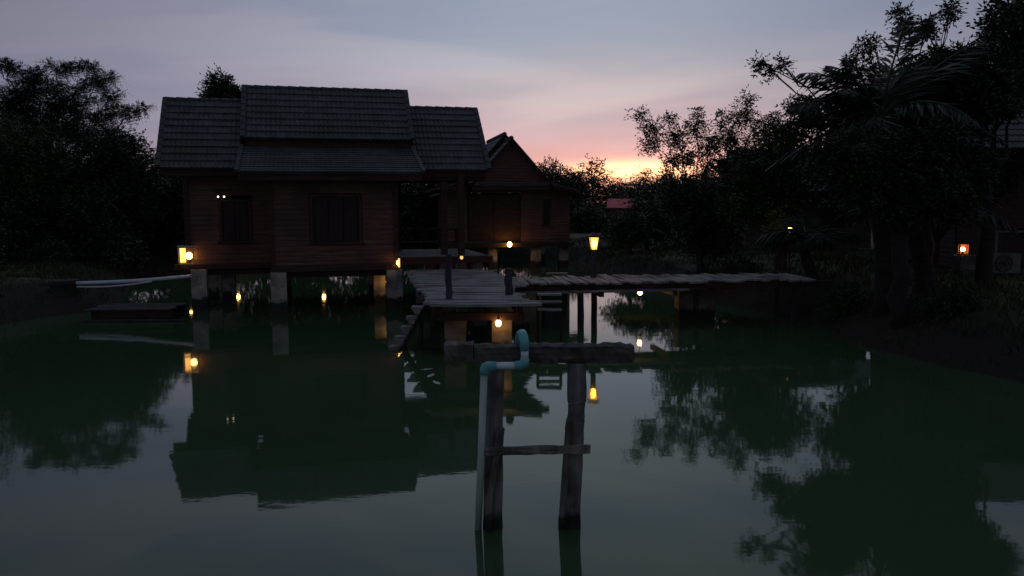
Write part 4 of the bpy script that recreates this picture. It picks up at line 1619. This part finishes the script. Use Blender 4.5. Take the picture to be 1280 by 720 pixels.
# behind the house, seen only as reflections under its floor
def mirrored(px, py, Y):
    """real point at distance Y whose mirror image in the pond lies on the sight line"""
    r = ray(px, py)
    t = Y / r[1]
    return Vector((t * r[0], Y, -(CAM_H + t * r[2])))


garden_lamp('garden lamp behind the house mirrored under its middle', mirrored(405, 371, 31.0), 1, None, .075)
garden_lamp('garden lamp behind the house mirrored beside the grey pier', mirrored(298, 371, 31.0), 1, None, .075)
garden_lamp('garden lamp behind the left corner of the house', mirrored(239, 390, 25.5), 1, BULB_DIM, .05)
b = at(988, 286, 18.75)
garden_lamp('small garden lamp beside the yellow bush by the walkway end', b, 1, BULB_DIM, .05)

# lantern on the left pier ledge: open wooden box frame with paper panes
b = HW(.46, -1.2, 1.06)
ln = thing('box_lantern', 'bright square wooden lantern standing on the left corner ledge of the house', 'lantern', b, R(24))
fr = MB()
s, h = .30, .40
for x in (-1, 1):
    for y in (-1, 1):
        fr.box((x * s / 2, y * s / 2, h / 2), (.028, .028, h))
for z in (.012, h - .012):
    for q in (-1, 1):
        fr.box((0, q * s / 2, z), (s - .03, .026, .024)).box((q * s / 2, 0, z), (.026, s - .03, .024))
fr.box((0, 0, h + .012), (s + .06, s + .06, .02))
fr.build('frame', M['lampwood'], ln)
pn = MB()
pn.box((-s / 2, 0, h / 2), (.006, s - .04, h - .06)).box((0, s / 2, h / 2), (s - .04, .006, h - .06))
pn.build('pane', SHADE, ln)
MB().ball((.06, -.03, .19), .075, 12, 8, 1.1).build('bulb', BULB_SOFT, ln, True)
MB().tube([(.06, -.03, .02), (.06, -.03, .10)], .03, 8).build('socket', M['iron'], ln)

# slim lantern on the right pier
b = HW(5.16, -2.66, .93)
ln = thing('slim_lantern', 'small slim lantern standing on top of the right house pier', 'lantern', b)
MB().box((0, 0, .015), (.09, .09, .03)).box((0, 0, .275), (.10, .10, .018)).box((0, 0, .30), (.04, .04, .03)).build('frame', M['iron'], ln)
MB().box((.02, 0, .15), (.035, .05, .20)).build('pane', SHADE, ln)
MB().ball((-.012, -.012, .15), .028, 10, 8, 1.9).build('bulb', BULB_DIM, ln, True)

# lamp post through the walkway
b = atz(742, 399, 0)
lp = thing('lamp_post', 'dark post rising through the walkway with a lit tapered lantern', 'street lamp', (b.x, b.y, 0))
ztop = at(742, 313, b.y).z
MB().tube([(0, 0, -.6), (.012, 0, .3), (-.008, 0, .9), (0, 0, ztop)], [.062, .066, .06, .052], 10, True, .04).build('post', M['darkpost'], lp)
fr = MB()
zb, zt = ztop, ztop + .27
fr.box((0, 0, zb + .01), (.13, .13, .02)).box((0, 0, zt + .01), (.21, .21, .02))
fr.add([(-.12, -.12, zt + .022), (.12, -.12, zt + .022), (.12, .12, zt + .022), (-.12, .12, zt + .022), (0, 0, zt + .11)], [(0, 1, 4), (1, 2, 4), (2, 3, 4), (3, 0, 4), (3, 2, 1, 0)])
for x in (-1, 1):
    for y in (-1, 1):
        fr.bar((x * .055, y * .055, zb + .02), (x * .09, y * .09, zt), .012, .012)
lf = fr.build('lantern_frame', M['iron'], lp)
pn = MB()
for k in range(4):
    a, c = k * math.pi / 2, math.pi / 2
    def rotp(x, y, z):
        return (x * math.cos(a) - y * math.sin(a), x * math.sin(a) + y * math.cos(a), z)
    pn.add([rotp(-.05, -.056, zb + .022), rotp(.05, -.056, zb + .022), rotp(.084, -.091, zt - .003), rotp(-.084, -.091, zt - .003)], [(0, 1, 2, 3)])


def amber_glass():
    m = bpy.data.materials.new('amber_lantern_glass')
    m.use_nodes = True
    nt = m.node_tree
    nt.nodes.clear()
    o = nt.nodes.new('ShaderNodeOutputMaterial')
    t1 = nt.nodes.new('ShaderNodeBsdfTransparent')
    t1.inputs[0].default_value = (1.0, .72, .30, 1)
    e = nt.nodes.new('ShaderNodeEmission')
    e.inputs[0].default_value = (1.0, .50, .08, 1)
    e.inputs[1].default_value = 3.2
    a = nt.nodes.new('ShaderNodeMixShader')
    a.inputs[0].default_value = .5
    nt.links.new(t1.outputs[0], a.inputs[1])
    nt.links.new(e.outputs[0], a.inputs[2])
    nt.links.new(a.outputs[0], o.inputs[0])
    return m


pn.build('pane', amber_glass(), lf)
MB().ball((0, 0, zb + .14), .062, 12, 8, 1.5).build('bulb', BULB, lp, True)

# red-orange lantern on the block plinth
q = at(1203, 311, 17.0)
ln = thing('red_lantern', 'glowing orange red lantern on the block plinth near the right edge', 'lantern', (PL.x - .08, 17.0, PL.z + .28), R(-20))
fr = MB()
s, h = .17, .24
for x in (-1, 1):
    for y in (-1, 1):
        fr.box((x * s / 2, y * s / 2, h / 2), (.022, .022, h))
fr.box((0, 0, .012), (s + .02, s + .02, .024)).box((0, 0, h + .012), (s + .08, s + .08, .024))
fr.build('frame', M['darkwood'], ln)
MB().box((s / 2, 0, h / 2), (.006, s - .03, h - .04)).box((0, s / 2, h / 2), (s - .03, .006, h - .04)).build('pane', SHADE_RED, ln)
MB().ball((-.02, -.02, .12), .046).build('bulb', BULB, ln, True)
MB().tube([(-.02, -.02, .02), (-.02, -.02, .07)], .025, 8).build('socket', M['iron'], ln)

# ------------------------------------------------------------------ grass along the banks
r = np.random.default_rng(99)
n = 30000
P = np.column_stack([r.uniform(-16, 14, n), r.uniform(9, 38, n)])
sd = pond_sd(P)
hh = ground_h(P)
keep = ((hh > .34) | ((hh > -.03) & (r.uniform(0, 1, len(P)) < .35))) & (sd < 9)
P, hh = P[keep], hh[keep]
clump = np.clip(.5 + hnoise(P, 2.2, 8) * 1.6, .1, 1)
n = len(P)
Vs, Fs, o = [], [], 0
for k in range(5):
    c = np.column_stack([P + r.normal(0, .05, (n, 2)), hh - .02])
    d = np.column_stack([r.normal(0, .38, (n, 2)), np.ones(n)])
    d /= np.linalg.norm(d, axis=1, keepdims=True)
    nn = np.column_stack([r.normal(0, 1, (n, 2)), np.zeros(n)])
    V, F = leaf_quads(c, d, nn, r.uniform(.07, .2, n) * (.5 + clump), r.uniform(.012, .026, n))
    Vs.append(V)
    Fs.append(F + o)
    o += len(V)
tag(mesh_np('grass', np.concatenate(Vs), np.concatenate(Fs), M['grass']), 'rough grass on the pond banks', 'grass', None, 'stuff')
# thick low bushes on the bank behind the house
bb_ = [(-20.5, 31, 1.5), (-18.0, 29.2, 1.3), (-16.2, 27.4, 1.4), (-14.6, 29.5, 1.5), (-12.6, 31.0, 1.5), (-11.0, 32.5, 1.3), (-9.2, 34.6, 1.5), (-7.4, 35.4, 1.4), (-5.4, 36.6, 1.5), (-3.6, 37.6, 1.4), (-1.2, 38.4, 1.5), (-15.6, 24.2, 1.1), (-16.8, 22.0, 1.3), (-14.4, 19.6, 1.0), (-13.6, 26.0, 1.1)]
bsh = []
for i, (x, y, s) in enumerate(bb_):
    z = gz(x, y)
    if i < 3:
        o = tree('bank_bush', 'x', (x, y, z), z + .25, [((x, y, z + 1.0), (1.2, .9, .8)), ((x - .9, y, z + .6), (.9, .8, .65)), ((x + .9, y + .2, z + .6), (.9, .8, .65)), ((x + .2, y, z + 1.7), (.7, .7, .6))],
                 1100, .12, .04, 'leafA', None, seed=300 + i, cat='bush')
        bsh.append(o)
    else:
        o = copy_tree(bsh[i % 3])
    o.location = (x, y, z)
    o.scale = (s, s, s)
    o.rotation_euler.z = i * 1.3
    o['category'] = 'bush'
    o['group'] = 'dense bushes on the bank behind the house'
    o['label'] = 'dense dark bush on the bank behind the stilt house'
# individual weeds and shrubs on the banks
wl_ = [(at(930, 340, 20.2), .45, 'shrub at the bank edge behind the walkway end'),
       (at(1060, 385, 15.6), .35, 'low weed clump on the right bank below the palm'), (at(1190, 400, 13.2), .4, 'weed clump on the right bank near the stout trunk'),
       (at(195, 340, 26.5), .5, 'shrub on the left bank behind the pale pipe'), (at(60, 340, 23.5), .6, 'bush on the left bank behind the concrete stump'),
       (at(130, 335, 25.5), .5, 'bush on the left bank between stump and house')]
for i, (p, s, lab) in enumerate(wl_):
    z = gz(p.x, p.y)
    tree('bank_shrub', lab, (p.x, p.y, z), z + .2, [((p.x, p.y, z + s * .7), (s * .9, s * .7, s * .6)), ((p.x - s * .6, p.y, z + s * .4), (s * .7, s * .6, s * .45)), ((p.x + s * .6, p.y + .1, z + s * .4), (s * .6, s * .6, s * .4))],
         380, .07, .03, 'leafB' if i % 2 else 'leafA', 'low shrubs on the pond banks', seed=200 + i, cat='shrub')

# ------------------------------------------------------------------ sun, camera, render settings
sd_ = bpy.data.lights.new('sun', 'SUN')
sd_.energy = .03
sd_.angle = R(8)
sd_.color = (1.0, .55, .3)
so = bpy.data.objects.new('sun', sd_)
col.objects.link(so)
sun_dir = Vector((math.sin(R(7.5)) * math.cos(R(1.0)), math.cos(R(7.5)) * math.cos(R(1.0)), math.sin(R(1.0))))
so.rotation_euler = sun_dir.to_track_quat('Z', 'Y').to_euler()
so.location = (8, 40, 20)

cd = bpy.data.cameras.new('camera')
cam = bpy.data.objects.new('camera', cd)
col.objects.link(cam)
X0, U0, F0 = Vector((1, 0, 0)), Vector((0, math.sin(PITCH), math.cos(PITCH))), Vector((0, math.cos(PITCH), -math.sin(PITCH)))
c, s = math.cos(ROLL), math.sin(ROLL)
rx, ux = X0 * c + U0 * s, X0 * -s + U0 * c
m3 = Matrix((rx, ux, -F0)).transposed()
cam.matrix_world = Matrix.Translation((0, 0, CAM_H)) @ m3.to_4x4()
cd.sensor_width = 36
cd.lens = 36 * FPX / 1280
cd.clip_start, cd.clip_end = .05, 3000
scene.camera = cam
vs_ = scene.view_settings
vs_.view_transform = 'Standard'
vs_.look = 'None'
vs_.exposure = 0
vs_.gamma = 1
vs_.use_curve_mapping = False
scene.cycles.use_denoising = True
scene.cycles.max_bounces = 6
scene.cycles.sample_clamp_indirect = 4
